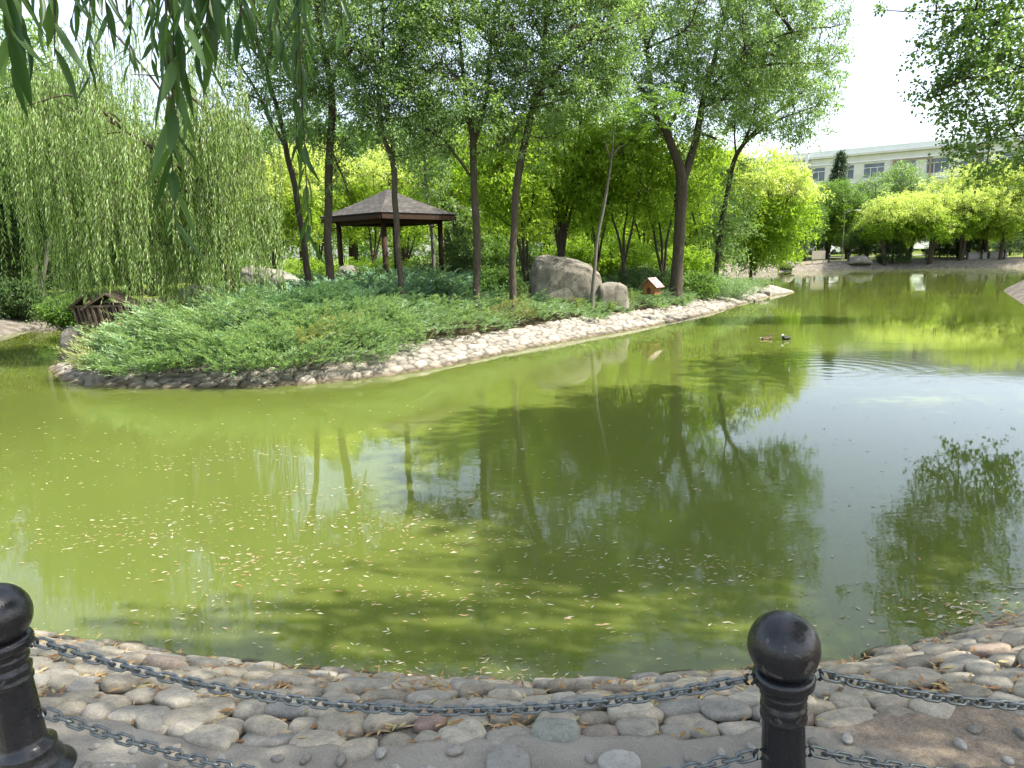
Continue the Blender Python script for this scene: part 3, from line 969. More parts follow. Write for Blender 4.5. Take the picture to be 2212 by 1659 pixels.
# pale rim at the water line of the island
# ------------------------------------------------------------------ juniper cover
rng = np.random.default_rng(8)
mb = MB()
def jz(x, y):
    """height of the juniper surface over the ground"""
    v = np.stack([x, y, x * 0], 1)
    return (0.34 + 0.17 * sn(v, 1.3) + 0.16 * sn(v, 3.0, 2)) * np.interp(x, [-3, -0.5, 1.5, 4], [1.55, 1.15, 0.62, 0.62])
def juniper(n, bx, cond, ln, bl, bw, mats, over=0.0, seed=0):
    r = np.random.default_rng(seed)
    x = r.uniform(bx[0], bx[1], n); y = r.uniform(bx[2], bx[3], n)
    d = poly_sd(np.stack([x, y], 1), IOs)
    k = (d > -0.1) & cond(x, y, d)
    x, y, d = x[k], y[k], d[k]
    zg = np.maximum(island_prof(d), 0.1)
    hz = jz(x, y) * np.clip(0.62 + 0.35 * d, 0.5, 1.0)
    thin = sn(np.stack([x, y, x * 0], 1), 4.3, 21)
    kk = (r.uniform(0, 1, len(x)) < np.clip(1.15 + thin, 0.12, 1))
    x, y, d, zg, hz = x[kk], y[kk], d[kk], zg[kk], hz[kk]
    lay = r.uniform(0.35, 1.0, len(x))
    B = np.stack([x, y, zg + hz * lay], 1)
    # sprays reach outwards and up, mostly away from the island's middle
    outx = np.gradient  # placeholder name, direction below
    eps = 0.3
    dx = poly_sd(np.stack([x + eps, y], 1), IOs) - d; dy = poly_sd(np.stack([x, y + eps], 1), IOs) - d
    og = -nrm(np.stack([dx, dy], 1) + 1e-6)
    rd = nrm(r.normal(size=(len(x), 2)))
    v = np.stack([x, y, x * 0], 1)
    sw = np.stack([sn(v, 0.9, 5), sn(v, 0.9, 9)], 1)
    hd = nrm(og * 0.75 + rd * 0.65 + sw * 0.6)
    up = r.uniform(0.15, 0.85, len(x))
    A = nrm(np.concatenate([hd, up[:, None]], 1))
    Ls = ln * r.uniform(0.6, 1.35, len(x))
    side = nrm(np.cross(A, [0, 0, 1.0])); nn = np.cross(side, A)
    nb = 15
    mids = r.choice(len(mats), len(x), p=[m_[1] for m_ in mats]) if len(mats) > 1 else np.zeros(len(x), int)
    # dry patches
    dry = sn(v, 0.8, 14) + 0.5 * sn(v, 2.2, 3) - 0.25 * (d - 1.0)
    mi = np.where(((dry > 0.62) & (x > -3.5)) | ((x < -6.7) & (dry > -0.3)), 1, np.where(d > 2.6 + 0.7 * sn(v, 1.1, 6), 2, 0))
    for q in range(nb):
        t = (q + 0.6) / nb
        sgn = 1 if q % 2 else -1
        pos = B + A * (Ls * t)[:, None] + np.array([0, 0, -1]) * (0.12 * Ls * t * t)[:, None]
        dv = A * 0.9 + side * sgn * 0.75 * (1 - 0.5 * t) + nn * r.normal(0, 0.35, len(x))[:, None] + np.array([0, 0, 0.12])
        if q == nb - 1:
            dv = A
        leaves(mb, pos, dv, nn + runit(r, len(x)) * 0.5, bl * (1.15 - 0.45 * t) * r.uniform(0.7, 1.3, len(x)), bw, mi)
juniper(12500, (-7.4, -1.2, 10.4, 16), lambda x, y, d: (x < -1.9 + 0.25 * np.sin(y * 3)) & (d > -0.02 + 0.14 * np.sin(x * 2.3 + 1) + 0.08 * np.sin(x * 6.1)) & (d < 4.2), 0.34, 0.085, 0.022, [('a', 1)], seed=1)
juniper(24000, (-2.6, 10.0, 12, 24), lambda x, y, d: (d > 0.86 + 0.16 * np.sin(x * 2.1) + 0.10 * np.sin(x * 5.3)) & (d < 4.5), 0.22, 0.075, 0.024, [('a', 1)], seed=2)
juniper(13000, (-9.5, 8.0, 13, 24), lambda x, y, d: (d > 3.6) & (d < 9), 0.34, 0.11, 0.034, [('a', 1)], seed=3)
juniper(9000, (3.5, 13.0, 22, 32), lambda x, y, d: (d > 0.85) & (d < 6), 0.30, 0.10, 0.034, [('a', 1)], seed=4)
juniper(5000, (-9.6, -6.6, 12, 19), lambda x, y, d: (d > 0.55) & (d < 3.5), 0.26, 0.075, 0.020, [('a', 1)], seed=5)
juniper(1500, (-7.2, 9.0, 10.4, 24), lambda x, y, d: (d > 0.35 + 0.6 * (x > -2)) & (d < 5), 0.62, 0.10, 0.026, [('a', 1)], seed=6)
stuff(mb.build('juniper_cover', [M['juniper'], M['juniper_dry'], M['juniper_blue']]), 'feathery creeping juniper covering the front slope of the island', 'juniper')

# dead bare twigs along the top of the paved bank
rng = np.random.default_rng(88)
mb = MB()
for k in range(420):
    i_ = rng.integers(len(IOd))
    if IOd[i_][1] > 24 or IOd[i_][0] < -4.5:
        continue
    tg_ = nrm(IOd[(i_ + 1) % len(IOd)] - IOd[i_ - 1]); nv_ = np.array([-tg_[1], tg_[0]])
    if poly_sd((IOd[i_] + nv_ * 0.4)[None], IOs)[0] < 0: nv_ = -nv_
    d_ = rng.uniform(0.55, 1.25)
    q_ = IOd[i_] + nv_ * d_
    z_ = float(island_prof(d_)) + rng.uniform(0.02, 0.10)
    dv_ = nrm(np.array([*( -nv_ * rng.uniform(0.2, 1) + tg_ * rng.normal() * 0.8), rng.uniform(-0.25, 0.25)])) * rng.uniform(0.15, 0.5)
    a_ = np.array([*q_, z_])
    add_tube(mb, [a_ - dv_ * 0.4, a_ + [0, 0, 0.02], a_ + dv_ * 0.6 - [0, 0, 0.02]], [0.006, 0.005, 0.002], 4)
M['dead_twig'] = plain('dead_twig', (0.20, 0.145, 0.095), 0.9, 0.1, 0, 0.3, 12)
stuff(mb.build('dead_twigs', M['dead_twig']), 'bare dead juniper twigs along the top of the pale paved bank', 'dead twigs')

# ------------------------------------------------------------------ boulders
def boulder(pts_top, y_base, Y, depth, name, label, mat, seed, groove=False, zfloor=None):
    """outline from the sight lines at distance Y, given real thickness in depth"""
    pts = np.array([P(px, py, Y) for px, py in pts_top])
    x0, x1 = pts[:, 0].min(), pts[:, 0].max()
    zb = P(pts_top[0][0], y_base, Y)[2] - 0.25
    cx = (x0 + x1) / 2; hw = (x1 - x0) / 2
    U, Fi = ico(5)
    S = np.sign(U) * np.abs(U) ** (np.array([0.28, 0.40, 0.26]) if seed in (2, 7) else np.array([0.6, 0.62, 0.62]))
    S = S / np.maximum(1, np.abs(S).max(1, keepdims=True) * 0.98)
    X = cx + S[:, 0] * hw
    order = np.argsort(pts[:, 0])
    zt = np.interp(X, pts[order, 0], pts[order, 2])
    Z = zb + (S[:, 2] * 0.5 + 0.5) * (zt - zb)
    Yy = Y + depth / 2 + S[:, 1] * depth / 2 * (1.0 - 0.10 * (S[:, 2] > 0) * S[:, 2])
    V = np.stack([X, Yy, Z], 1)
    n1 = pn(V, 1.6, seed, 5); n2 = pn(V, 5.0, seed + 3, 4)
    n3 = np.abs(pn(V, 2.2, seed + 9, 3))
    V += nrm(U) * (n1 * 0.06 + n2 * 0.030 - n3 * 0.07)[:, None] * min(1.0, hw * 1.1)
    if groove:
        gxn = (X - x0) / (x1 - x0)
        gz = zb + (zt - zb) * (0.56 + 0.03 * np.sin(gxn * 9))
        gm = np.exp(-((Z - gz) / 0.10) ** 2) * np.exp(-((gxn - 0.34) / 0.17) ** 2) * (U[:, 1] < 0)
        V[:, 1] += gm * 0.22
        gm2 = np.exp(-((Z - gz - 0.27) / 0.2) ** 2) * np.exp(-((gxn - 0.34) / 0.2) ** 2) * (U[:, 1] < 0)
        V[:, 1] -= gm2 * 0.12
    mb = MB(); mb.add(V, Fi, 0, True)
    o = mb.build(name, mat, origin=(cx, Y + depth / 2, zb))
    return tag(o, label, 'boulder')
boulder([(1145, 600), (1147, 566), (1156, 552), (1180, 551), (1235, 558), (1275, 570), (1296, 588), (1304, 605), (1310, 640)], 657, 19.6, 1.3, 'boulder', 'large grey dark-stained boulder standing on the island behind a slim pale trunk', M['rock'], 2, True)
boulder([(1292, 640), (1297, 614), (1320, 610), (1345, 613), (1356, 620), (1363, 650)], 657, 19.5, 0.9, 'boulder', 'smaller grey boulder leaning on the right end of the big boulder', M['rock'], 7)
boulder([(505, 600), (512, 578), (530, 573), (565, 578), (600, 588), (634, 603)], 606, 21.0, 1.2, 'boulder', 'long low pale boulder right of the thick willow trunk', M['rock_pale'], 11)
boulder([(722, 590), (730, 576), (750, 573), (766, 578), (775, 592)], 596, 21.5, 0.7, 'boulder', 'small pale rock beside the left gazebo post', M['rock_pale'], 13)
boulder([(375, 630), (385, 618), (420, 616), (445, 626), (450, 634)], 640, 19.0, 0.8, 'boulder', 'pale rock glimpsed under the hanging willow strands', M['rock_pale'], 17)
boulder([(150, 668), (154, 650), (163, 640), (178, 638), (190, 648), (194, 668)], 668, 18.6, 0.6, 'boulder', 'tan boulder on the sandy left bank beside the slatted huts', M['rock_tan'], 19)
# loose pale stones along the left waterline of the island
def wstone(px, py, w_, h_, d_, seed, label, mat='rock_pale'):
    c = G(px, py)
    U, Fi = ico(4)
    S = np.sign(U) * np.abs(U) ** 0.75
    V = S * [w_ / 2, d_ / 2, h_ * 0.7]
    V += nrm(U) * (pn(V, 4.0 / max(w_, .1) * 0.4, seed, 4) * 0.16 * w_)[:, None]
    V = V @ rotz(seed * 1.3).T if False else V
    mb = MB(); mb.add(V + c + [0, d_ * 0.35, h_ * 0.22], Fi, 0, True)
    o = mb.build('waterside_rock', M[mat], origin=c)
    return tag(o, label, 'rock', 'pale rocks at the left end of the island')
wstone(205, 832, 0.42, 0.26, 0.40, 3, 'white pointed rock standing in the water at the left foot of the juniper')
wstone(172, 812, 0.30, 0.20, 0.30, 5, 'small white rounded rock left of the pointed waterside rock')
wstone(210, 806, 0.34, 0.34, 0.35, 8, 'white upright rock behind the pointed waterside rock')
wstone(262, 828, 0.30, 0.18, 0.3, 12, 'flat white rock right of the pointed waterside rock')
wstone(185, 826, 0.20, 0.10, 0.2, 14, 'smallest low rock awash in front of the white rocks')
o = wstone(1650, 641, 0.55, 0.30, 0.5, 21, 'low grey rock at the right tip of the island')
o['group'] = 'rocks at the right tip'
o = wstone(1628, 634, 0.45, 0.42, 0.5, 24, 'taller pale rock beside the juniper at the right tip of the island')
o['group'] = 'rocks at the right tip'
o = wstone(1633, 652, 0.16, 0.1, 0.16, 27, 'little dark stone at the waterline near the right tip of the island', 'rock')
o['group'] = 'rocks at the right tip'
# dark weathered slab at the left end of the island
boulder([(116, 770), (119, 724), (124, 712), (140, 708), (168, 706), (176, 720), (180, 770)], 796, 14.3, 0.5, 'stone_slab', 'upright weathered grey slab at the left end of the island below the huts', M['rock'], 41)

# ------------------------------------------------------------------ bollards and chains
M3 = lambda a: np.asarray(a)
ball_r = 0.095
prof_shaft = [(0.0, 0.0), (0.120, 0.0), (0.124, 0.03), (0.118, 0.045), (0.098, 0.055), (0.092, 0.085), (0.080, 0.105), (0.083, 0.115), (0.083, 0.128), (0.064, 0.140), (0.060, 0.16), (0.0575, 0.30), (0.0565, 0.345)]
prof_top = [(0.0565, 0.344), (0.062, 0.349), (0.063, 0.358), (0.058, 0.364), (0.0615, 0.378), (0.063, 0.392), (0.057, 0.398), (0.0575, 0.412), (0.063, 0.420), (0.063, 0.429), (0.058, 0.435), (0.070, 0.448), (0.081, 0.458), (0.083, 0.478), (0.080, 0.486), (0.074, 0.490), (0.0, 0.492)]
prof_ball = [(ball_r * math.sin(a), -ball_r * math.cos(a)) for a in np.linspace(0, PI, 40)]
def make_bollard(label):
    t = thing('chain_bollard', (0, 0, 0), label, 'bollard')
    mb = MB(); lathe(mb, [p for p in prof_shaft], 64, flute=lambda z, a: np.where((z > 0.16) & (z < 0.36), 1 - 0.045 * (np.abs(np.cos(a * 6)) < 0.35), 1.0))
    mb.build('shaft', M['iron'], t)
    mb = MB(); lathe(mb, prof_top, 48, flute=lambda z, a: 1 + np.where((z > 0.376) & (z < 0.395), 0.03 * np.cos(a * 8), 0.0)); mb.build('collar', M['iron'], t)
    mb = MB(); lathe(mb, prof_ball, 48, (0, 0, 0.563)); mb.build('ball', M['iron'], t)
    for z, rr in ((0.470, 0.083), (0.235, 0.058)):
        for s in (-1, 1):
            mb = MB()
            a = np.linspace(0, 2 * PI, 17)
            pts = np.stack([s * (rr + 0.010 + 0.014 * np.cos(a)), 0 * a, z + 0.016 * np.sin(a)], 1)
            add_tube(mb, pts, 0.0045, 8)
            mb.build('chain_ring', M['iron'], t)
    return t
YB_R, YB_L = 1.78, 1.96
def place_bollard(o, ptop, plow, Y, dz=0.563):
    a = P(*ptop, Y); b = P(*plow, Y)
    ax = nrm(a - b)
    # the leaning axis, kept near vertical in depth
    loc = a - ax * dz
    o.location = loc
    q = Vector((0, 0, 1)).rotation_difference(Vector(ax))
    o.rotation_mode = 'QUATERNION'
    o.rotation_quaternion = q
    return loc, ax
bol = make_bollard('black iron ball-topped bollard joining the long chain to the right chain')
locR, axR = place_bollard(bol, (1693, 1396), (1692, 1659), YB_R)
bol['group'] = 'chain bollards on the near path'
bol2 = dup(bol, (0, 0, 0), label='black iron ball-topped bollard leaning at the left edge of the path', group='chain bollards on the near path')
locL, axL = place_bollard(bol2, (-10, 1330), (58, 1620), YB_L)
print('bollard base z', locR, locL)
bol3 = dup(bol, (0, 0, 0), label='black iron bollard beyond the right end of the path, out of the picture', group='chain bollards on the near path')
bol3.rotation_quaternion = (1, 0, 0, 0)
locN = np.array([3.05, 1.95, locR[2] - 0.02])
bol3.location = locN
link_mesh = None
def make_link():
    r = 0.0046; hl, hw = 0.0155, 0.0125
    a = np.linspace(-PI / 2, PI / 2, 9)
    pts = [(hl + hw * math.cos(q), hw * math.sin(q), 0) for q in a] + [(-hl + hw * math.cos(q), hw * math.sin(q), 0) for q in a + PI]
    pts = np.array(pts); n = len(pts)
    T = nrm(np.roll(pts, -1, 0) - np.roll(pts, 1, 0)); Bv = np.array([0, 0, 1.0]); A = np.cross(T, Bv)
    m = 8; an = np.arange(m) * 2 * PI / m
    V = (pts[:, None] + r * (np.cos(an)[None, :, None] * A[:, None] + np.sin(an)[None, :, None] * Bv)).reshape(-1, 3)
    i, j = np.meshgrid(np.arange(n), np.arange(m), indexing='ij')
    i2, j2 = (i + 1) % n, (j + 1) % m
    Fq = np.stack([i * m + j, i * m + j2, i2 * m + j2, i2 * m + j], -1).reshape(-1, 4)
    mb = MB(); mb.add(V, Fq, 0, True)
    return mb.mesh('link', [M['chain']])
link_mesh = make_link()
def chain(A, B, sag, label, roll0=0.6):
    A, B = np.asarray(A, float), np.asarray(B, float)
    t = np.linspace(0, 1, 400)
    C = A + (B - A) * t[:, None]; C[:, 2] -= 4 * sag * t * (1 - t)
    s = np.concatenate([[0], np.cumsum(np.linalg.norm(np.diff(C, axis=0), axis=1))])
    root = thing('chain', tuple(A), label, 'chain', 'bollard chains')
    pitch = 0.0385
    n = int(s[-1] / pitch)
    pitch = s[-1] / n
    rg = random.Random(label)
    first = None
    for k in range(n):
        q = (k + 0.5) * pitch
        p = np.array([np.interp(q, s, C[:, m]) for m in range(3)]); p2 = np.array([np.interp(q + 0.01, s, C[:, m]) for m in range(3)])
        R = frame_of(p2 - p + 1e-9)
        a = roll0 + (PI / 2 if k % 2 else 0) + rg.uniform(-0.16, 0.16)
        Rx = np.array([[1, 0, 0], [0, math.cos(a), -math.sin(a)], [0, math.sin(a), math.cos(a)]])
        m4 = Matrix((R @ Rx).tolist()).to_4x4(); m4.translation = Vector(p - A)
        if first is None:
            first = o = bpy.data.objects.new('link', link_mesh)
        else:
            o = first.copy()
        COL.objects.link(o)
        o.parent = root
        o.matrix_local = m4
    return root
def on_bollard(loc, ax, h, side, r):
    x = nrm(np.cross([0, 1.0, 0], ax))
    return loc + ax * h + x * side * r
chain(on_bollard(locL, axL, 0.470, 1, 0.11), on_bollard(locR, axR, 0.470, -1, 0.11), 0.155, 'long upper chain sagging between the left and right bollards')
chain(on_bollard(locL, axL, 0.235, 1, 0.085), on_bollard(locR, axR, 0.235, -1, 0.085), 0.19, 'lower chain running down from the left bollard over the path', 0.9)
chain(on_bollard(locR, axR, 0.470, 1, 0.11), locN + [-0.105, 0, 0.470], 0.17, 'upper chain running off to the right from the right bollard', 0.5)
chain(on_bollard(locR, axR, 0.235, 1, 0.085), locN + [-0.08, 0, 0.235], 0.17, 'lower chain at the foot of the right bollard running right', 0.8)
# ------------------------------------------------------------------ heights away from the island
def far_z(x, y):
    d = -poly_sd(np.array([[x, y]]), OLd[::2])[0]
    return float(np.interp(d, [0, 0.15, 1.6, 2.6, 6, 14, 40, 150], [0.0, 0.10, 0.55, 0.62, 0.72, 0.95, 1.3, 2.0]))
def land_z(x, y):
    d = poly_sd(np.array([[x, y]]), IOs)[0]
    return float(island_prof(d)) if d > 0 else far_z(x, y)

# ------------------------------------------------------------------ gazebo
GY = 24.0
gc = P(845, 556, GY)
gz0 = land_z(gc[0], gc[1])
t = thing('gazebo', (gc[0], gc[1], gz0), 'open wooden gazebo with grey shingled pyramid roof under the trees', 'gazebo')
ea, pa, ez, az = 2.25, 1.66, 3.28, 4.14
rg_ = rotz(rad(3))
cor = lambda a, k: gc[:2] + (rg_[:2, :2] @ np.array([a * math.sin(k * PI / 2), -a * math.cos(k * PI / 2)]))   # k=0 nearest
mb = MB()
apx = np.array([gc[0], gc[1], az])
uvs = []
for k in range(4):
    a, b = cor(ea, k), cor(ea, k + 1)
    n = 10
    for q in range(n):
        f0, f1 = q / n, (q + 1) / n
        sg = lambda f: np.array([(1 - f), 0]) 
        zc = lambda f: ez + (az - ez) * (0.82 * f + 0.18 * f * f)
        p = [np.array([*(a * (1 - f0) + gc[:2] * f0), zc(f0)]), np.array([*(b * (1 - f0) + gc[:2] * f0), zc(f0)]), np.array([*(b * (1 - f1) + gc[:2] * f1), zc(f1)]), np.array([*(a * (1 - f1) + gc[:2] * f1), zc(f1)])]
        mb.add(np.array(p), np.array([[0, 1, 2, 3]]))
        lw = np.linalg.norm(b - a)
        uvs += [(-lw / 2 * (1 - f0), f0 * 2.1), (lw / 2 * (1 - f0), f0 * 2.1), (lw / 2 * (1 - f1), f1 * 2.1), (-lw / 2 * (1 - f1), f1 * 2.1)]
ro = mb.build('roof', M['shingle'], t)
uvl = ro.data.uv_layers.new(name='UVMap')
if len(uvl.data) == len(uvs):
    uvl.data.foreach_set('uv', np.array(uvs, np.float32).ravel())
sm = ro.modifiers.new('thickness', 'SOLIDIFY'); sm.thickness = 0.05; sm.offset = -1
for k in range(4):
    mb = MB(); a, b = cor(ea - 0.04, k), cor(ea - 0.04, k + 1)
    dr = b - a
    box(mb, [*((a + b) / 2), ez - 0.125], (np.linalg.norm(dr) - 0.05, 0.05, 0.13), rotz(math.atan2(dr[1], dr[0])))
    mb.build('fascia', M['wood'], t)
    mb = MB(); p = cor(pa, k)
    lathe(mb, [(0.0, gz0 - 0.2), (0.085, gz0 - 0.2), (0.085, 3.2), (0, 3.2)], 14, (p[0], p[1], 0))
    mb.build('post', M['wood'], t)
    mb = MB(); a, b = cor(pa, k), cor(pa, k + 1); dr = b - a
    box(mb, [*((a + b) / 2), 3.06], (np.linalg.norm(dr) - 0.16, 0.10, 0.16), rotz(math.atan2(dr[1], dr[0])))
    mb.build('beam', M['wood'], t)
    if k in (0, 3):
        mb = MB(); box(mb, [*((a + b) / 2), gz0 + 0.42], (np.linalg.norm(dr) - 0.18, 0.28, 0.05), rotz(math.atan2(dr[1], dr[0])))
        mb.build('bench_rail', M['wood'], t)

# ------------------------------------------------------------------ duck house with red roof
def gable_house(c, wd, ln, hw, hr, yaw, label, group=None):
    t = thing('duck_house', tuple(c), label, 'duck house', group)
    R = rotz(yaw)
    V = np.array([[-wd / 2, 0, 0], [wd / 2, 0, 0], [wd / 2, 0, hw], [0, 0, hw + hr], [-wd / 2, 0, hw]])
    V2 = V + [0, ln, 0]
    W = np.vstack([V, V2]) @ R.T + c
    mb = MB(); mb.add(W, [[0, 1, 2, 3, 4], [9, 8, 7, 6, 5], [0, 4, 9, 5], [1, 6, 7, 2], [0, 5, 6, 1]])
    mb.build('wall', M['wood_orange'], t)
    for s in (-1, 1):
        mb = MB()
        a = np.array([0, -0.06, hw + hr + 0.03]); b = np.array([s * (wd / 2 + 0.10), -0.06, hw - 0.06])
        n = 14
        Vr = []
        for q in range(n + 1):
            yy = q / n * (ln + 0.12)
            dz = 0.010 * (q % 2)
            Vr += [a + [0, yy, dz], b + [0, yy, dz]]
        Vr = np.array(Vr) @ R.T + c
        Fq = np.array([[2 * q, 2 * q + 1, 2 * q + 3, 2 * q + 2] for q in range(n)])
        mb.add(Vr, Fq)
        o = mb.build('roof', M['metal_roof'], t)
        m_ = o.modifiers.new('thickness', 'SOLIDIFY'); m_.thickness = 0.012
    mb = MB(); d = np.array([[-0.06, -0.004, 0.0], [0.06, -0.004, 0.0], [0.06, -0.004, 0.17], [0, -0.004, 0.20], [-0.06, -0.004, 0.17]])
    mb.add(d @ R.T + c, [[0, 1, 2, 3, 4]])
    mb.build('entrance_shade', M['bark_dark'], t)  # flat dark face on the solid wall stands in for the opening's shade
    return t
c = P(1402, 600, 20.6); c = np.array([c[0], c[1], 0.72])
gable_house(c, 0.37, 0.40, 0.25, 0.18, rad(-38), 'little orange plank duck house with worn red metal roof left of the forked trunk')

# ------------------------------------------------------------------ slatted huts on the left end
def slat_hut(px, py_eave, Y, wd, ln, hw, hr, yaw, lean, label):
    e = P(px, py_eave, Y)
    zb = e[2] - hw
    t = thing('slatted_hut', (e[0], e[1], zb), label, 'hut', 'slatted huts at the left end of the island')
    R = rotz(yaw) @ np.array([[1, 0, -math.sin(lean)], [0, 1, 0], [0, 0, math.cos(lean)]])
    tr = lambda v: np.asarray(v, float) @ R.T + [e[0], e[1], zb]
    def bar(mb, a, b, th):
        a, b = tr(a), tr(b)
        T = b - a
        ref = (0, 1, 0) if abs(nrm(T)[2]) > 0.8 else (0, 0, 1)
        box(mb, (a + b) / 2, (np.linalg.norm(T), th, th), frame_of(T, ref))
    for sx in (-1, 1):
        for yy in (0, ln):
            mb = MB(); bar(mb, (sx * wd / 2, yy, -0.15), (sx * wd / 2, yy, hw), 0.045); mb.build('post', M['wood_grey'], t)
    for yy in (0, ln):
        mb = MB()
        bar(mb, (-wd / 2 - .05, yy, hw), (wd / 2 + .05, yy, hw), 0.04)
        for q in np.linspace(-wd / 2 + 0.09, wd / 2 - 0.09, 6):
            bar(mb, (q, yy, 0), (q, yy, hw - 0.02), 0.035)
        bar(mb, (-wd / 2, yy, 0.08), (wd / 2, yy, 0.08), 0.03)
        mb.build('slat_wall', M['wood_grey'], t)
    for sx in (-1, 1):
        mb = MB()
        for q in np.linspace(0.1, ln - 0.1, 5):
            bar(mb, (sx * wd / 2, q, 0), (sx * wd / 2, q, hw), 0.035)
        bar(mb, (sx * wd / 2, 0, hw), (sx * wd / 2, ln, hw), 0.04)
        mb.build('slat_wall', M['wood_grey'], t)
        mb = MB()
        n = 7
        for q in range(n):
            f0, f1 = q / n, (q + 0.9) / n
            p = [(sx * (wd / 2 + .08) * (1 - f), y_, hw - 0.04 + (hr + 0.04) * f) for f, y_ in ((f0, -.08), (f0, ln + .08), (f1, ln + .08), (f1, -.08))]
            mb.add(tr(p), np.array([[0, 1, 2, 3]]))
        for yy in (-0.06, ln + 0.06):
            bar(mb, (sx * (wd / 2 + .1), yy, hw - 0.05), (0, yy, hw + hr), 0.04)
        o = mb.build('roof', M['wood_grey'], t)
        m_ = o.modifiers.new('thickness', 'SOLIDIFY'); m_.thickness = 0.018
    return t
slat_hut(243, 660, 13.9, 0.78, 0.7, 0.46, 0.24, rad(14), rad(8), 'larger slatted wooden hut with pitched roof, half buried in juniper')
slat_hut(202, 660, 14.9, 0.58, 0.6, 0.56, 0.22, rad(14), rad(10), 'smaller leaning slatted hut behind the left side of the larger hut')

# ------------------------------------------------------------------ ducks
def duck(px, py, size, yaw, cols, label, tucked=False):
    c = G(px, py)
    if not tucked:
        sp = [(-0.50, 0.10, .015, .02), (-0.42, 0.085, .07, .05), (-0.25, 0.05, .15, .11), (0.0, 0.04, .19, .14), (0.20, 0.06, .17, .13), (0.31, 0.12, .11, .10), (0.35, 0.22, .065, .07), (0.37, 0.30, .07, .075), (0.42, 0.335, .08, .075), (0.48, 0.325, .055, .05), (0.54, 0.30, .035, .022), (0.60, 0.29, .03, .012), (0.62, 0.288, .01, .006)]
    else:
        sp = [(-0.44, 0.16, .015, .02), (-0.38, 0.14, .09, .08), (-0.22, 0.12, .18, .17), (0.0, 0.09, .20, .17), (0.18, 0.10, .17, .15), (0.27, 0.16, .12, .12), (0.30, 0.26, .09, .09), (0.31, 0.34, .10, .095), (0.36, 0.37, .105, .095), (0.42, 0.34, .08, .07), (0.46, 0.28, .045, .035), (0.48, 0.22, .032, .02), (0.485, 0.19, .01, .01)]
    sp = np.array(sp) * size
    pts = spline(np.stack([sp[:, 0], 0 * sp[:, 0], sp[:, 1]], 1), 4)
    ry = np.interp(np.linspace(0, 1, len(pts)), np.linspace(0, 1, len(sp)), sp[:, 2]); rz = np.interp(np.linspace(0, 1, len(pts)), np.linspace(0, 1, len(sp)), sp[:, 3])
    Tn = nrm(np.gradient(pts, axis=0)); A = np.array([0, 1.0, 0]) + 0 * Tn; Bn = np.cross(Tn, A)
    n = 16; a = np.arange(n) * 2 * PI / n
    V = pts[:, None] + np.cos(a)[None, :, None] * A[:, None] * ry[:, None, None] + np.sin(a)[None, :, None] * Bn[:, None] * rz[:, None, None]
    V = V.reshape(-1, 3) @ rotz(yaw).T + c + [0, 0, 0.02 * size]
    k = len(pts)
    i, j = np.meshgrid(np.arange(k - 1), np.arange(n), indexing='ij'); j2 = (j + 1) % n
    Fq = np.stack([i * n + j, i * n + j2, (i + 1) * n + j2, (i + 1) * n + j], -1).reshape(-1, 4)
    f = (i.ravel() / (k - 1))
    mm = np.select([f < 0.10, f < 0.42, f < 0.62, f < 0.84], cols[:4], cols[4])
    side = np.abs(np.cos(a[j.ravel()])) > 0.75
    mm = np.where(side & (f > 0.15) & (f < 0.33), cols[5], mm)
    mb = MB(); mb.add(V, Fq, mm, True)
    o = mb.build('duck', [M['f_brown'], M['f_dark'], M['f_white'], M['f_buff'], M['f_bill']], origin=c)
    return tag(o, label, 'duck', 'ducks swimming on the pond')
M['f_brown'] = plain('brown_feather', (0.10, 0.055, 0.035), 0.7, 0.2, 0, 0.35, 60)
M['f_dark'] = plain('dark_feather', (0.018, 0.016, 0.014), 0.6, 0.3, 0, 0.3, 60)
M['f_white'] = plain('white_feather', (0.62, 0.60, 0.55), 0.7, 0.2, 0, 0.1, 60)
M['f_buff'] = plain('buff_feather', (0.38, 0.25, 0.18), 0.7, 0.2, 0, 0.2, 60)
M['f_bill'] = plain('grey_bill', (0.10, 0.09, 0.08), 0.4, 0.4)
duck(1655, 733, 0.27, rad(-8), (2, 0, 3, 0, 4, 3), 'small brown duck with pale breast swimming left of the white-headed one')
duck(1698, 734, 0.27, rad(200), (1, 1, 1, 2, 4, 1), 'black-bodied duck with a white head bent towards the water', True)

# ------------------------------------------------------------------ trees
def px_skel(pts, Y, dY=0.0):
    out = []
    for k, (x, y, w_) in enumerate(pts):
        f = k / max(1, len(pts) - 1)
        YY = Y + dY * f
        out.append((*P(x, y, YY), w_ / F * YY / 2 * 0.77))
    return np.array(out)
def blob_px(bl, Y, deep=1.0):
    out = []
    for b in bl:
        x, y, rx, ry = b[:4]
        oy = b[4] if len(b) > 4 else 0.0
        c = P(x, y, Y + oy)
        out.append((c[0], c[1], c[2], rx / F * Y, max(0.5, rx / F * Y * deep), ry / F * Y))
    return out
def bake_skel(mb, limbs, ground=None, n=8):
    samp = []
    for k, s in enumerate(limbs):
        sp = spline(s[:, :3], 5)
        r = np.interp(np.linspace(0, 1, len(sp)), np.linspace(0, 1, len(s)), s[:, 3])
        sp = sp + np.stack([sn(sp, 1.8, k), sn(sp, 1.8, k + 5), 0 * r], 1) * 0.02
        if k == 0 and ground is not None:
            sp = np.vstack([[sp[0][0], sp[0][1], ground - 0.15], sp]) if sp[0][2] > ground - 0.1 else sp
            r = np.concatenate([[r[0] * 1.25], r]) if len(r) < len(sp) else r
            r = r * (1 + 0.35 * np.exp(-(sp[:, 2] - ground).clip(0) / 0.18))
        add_tube(mb, sp, r, n)
        samp.append(sp)
    return np.vstack(samp)
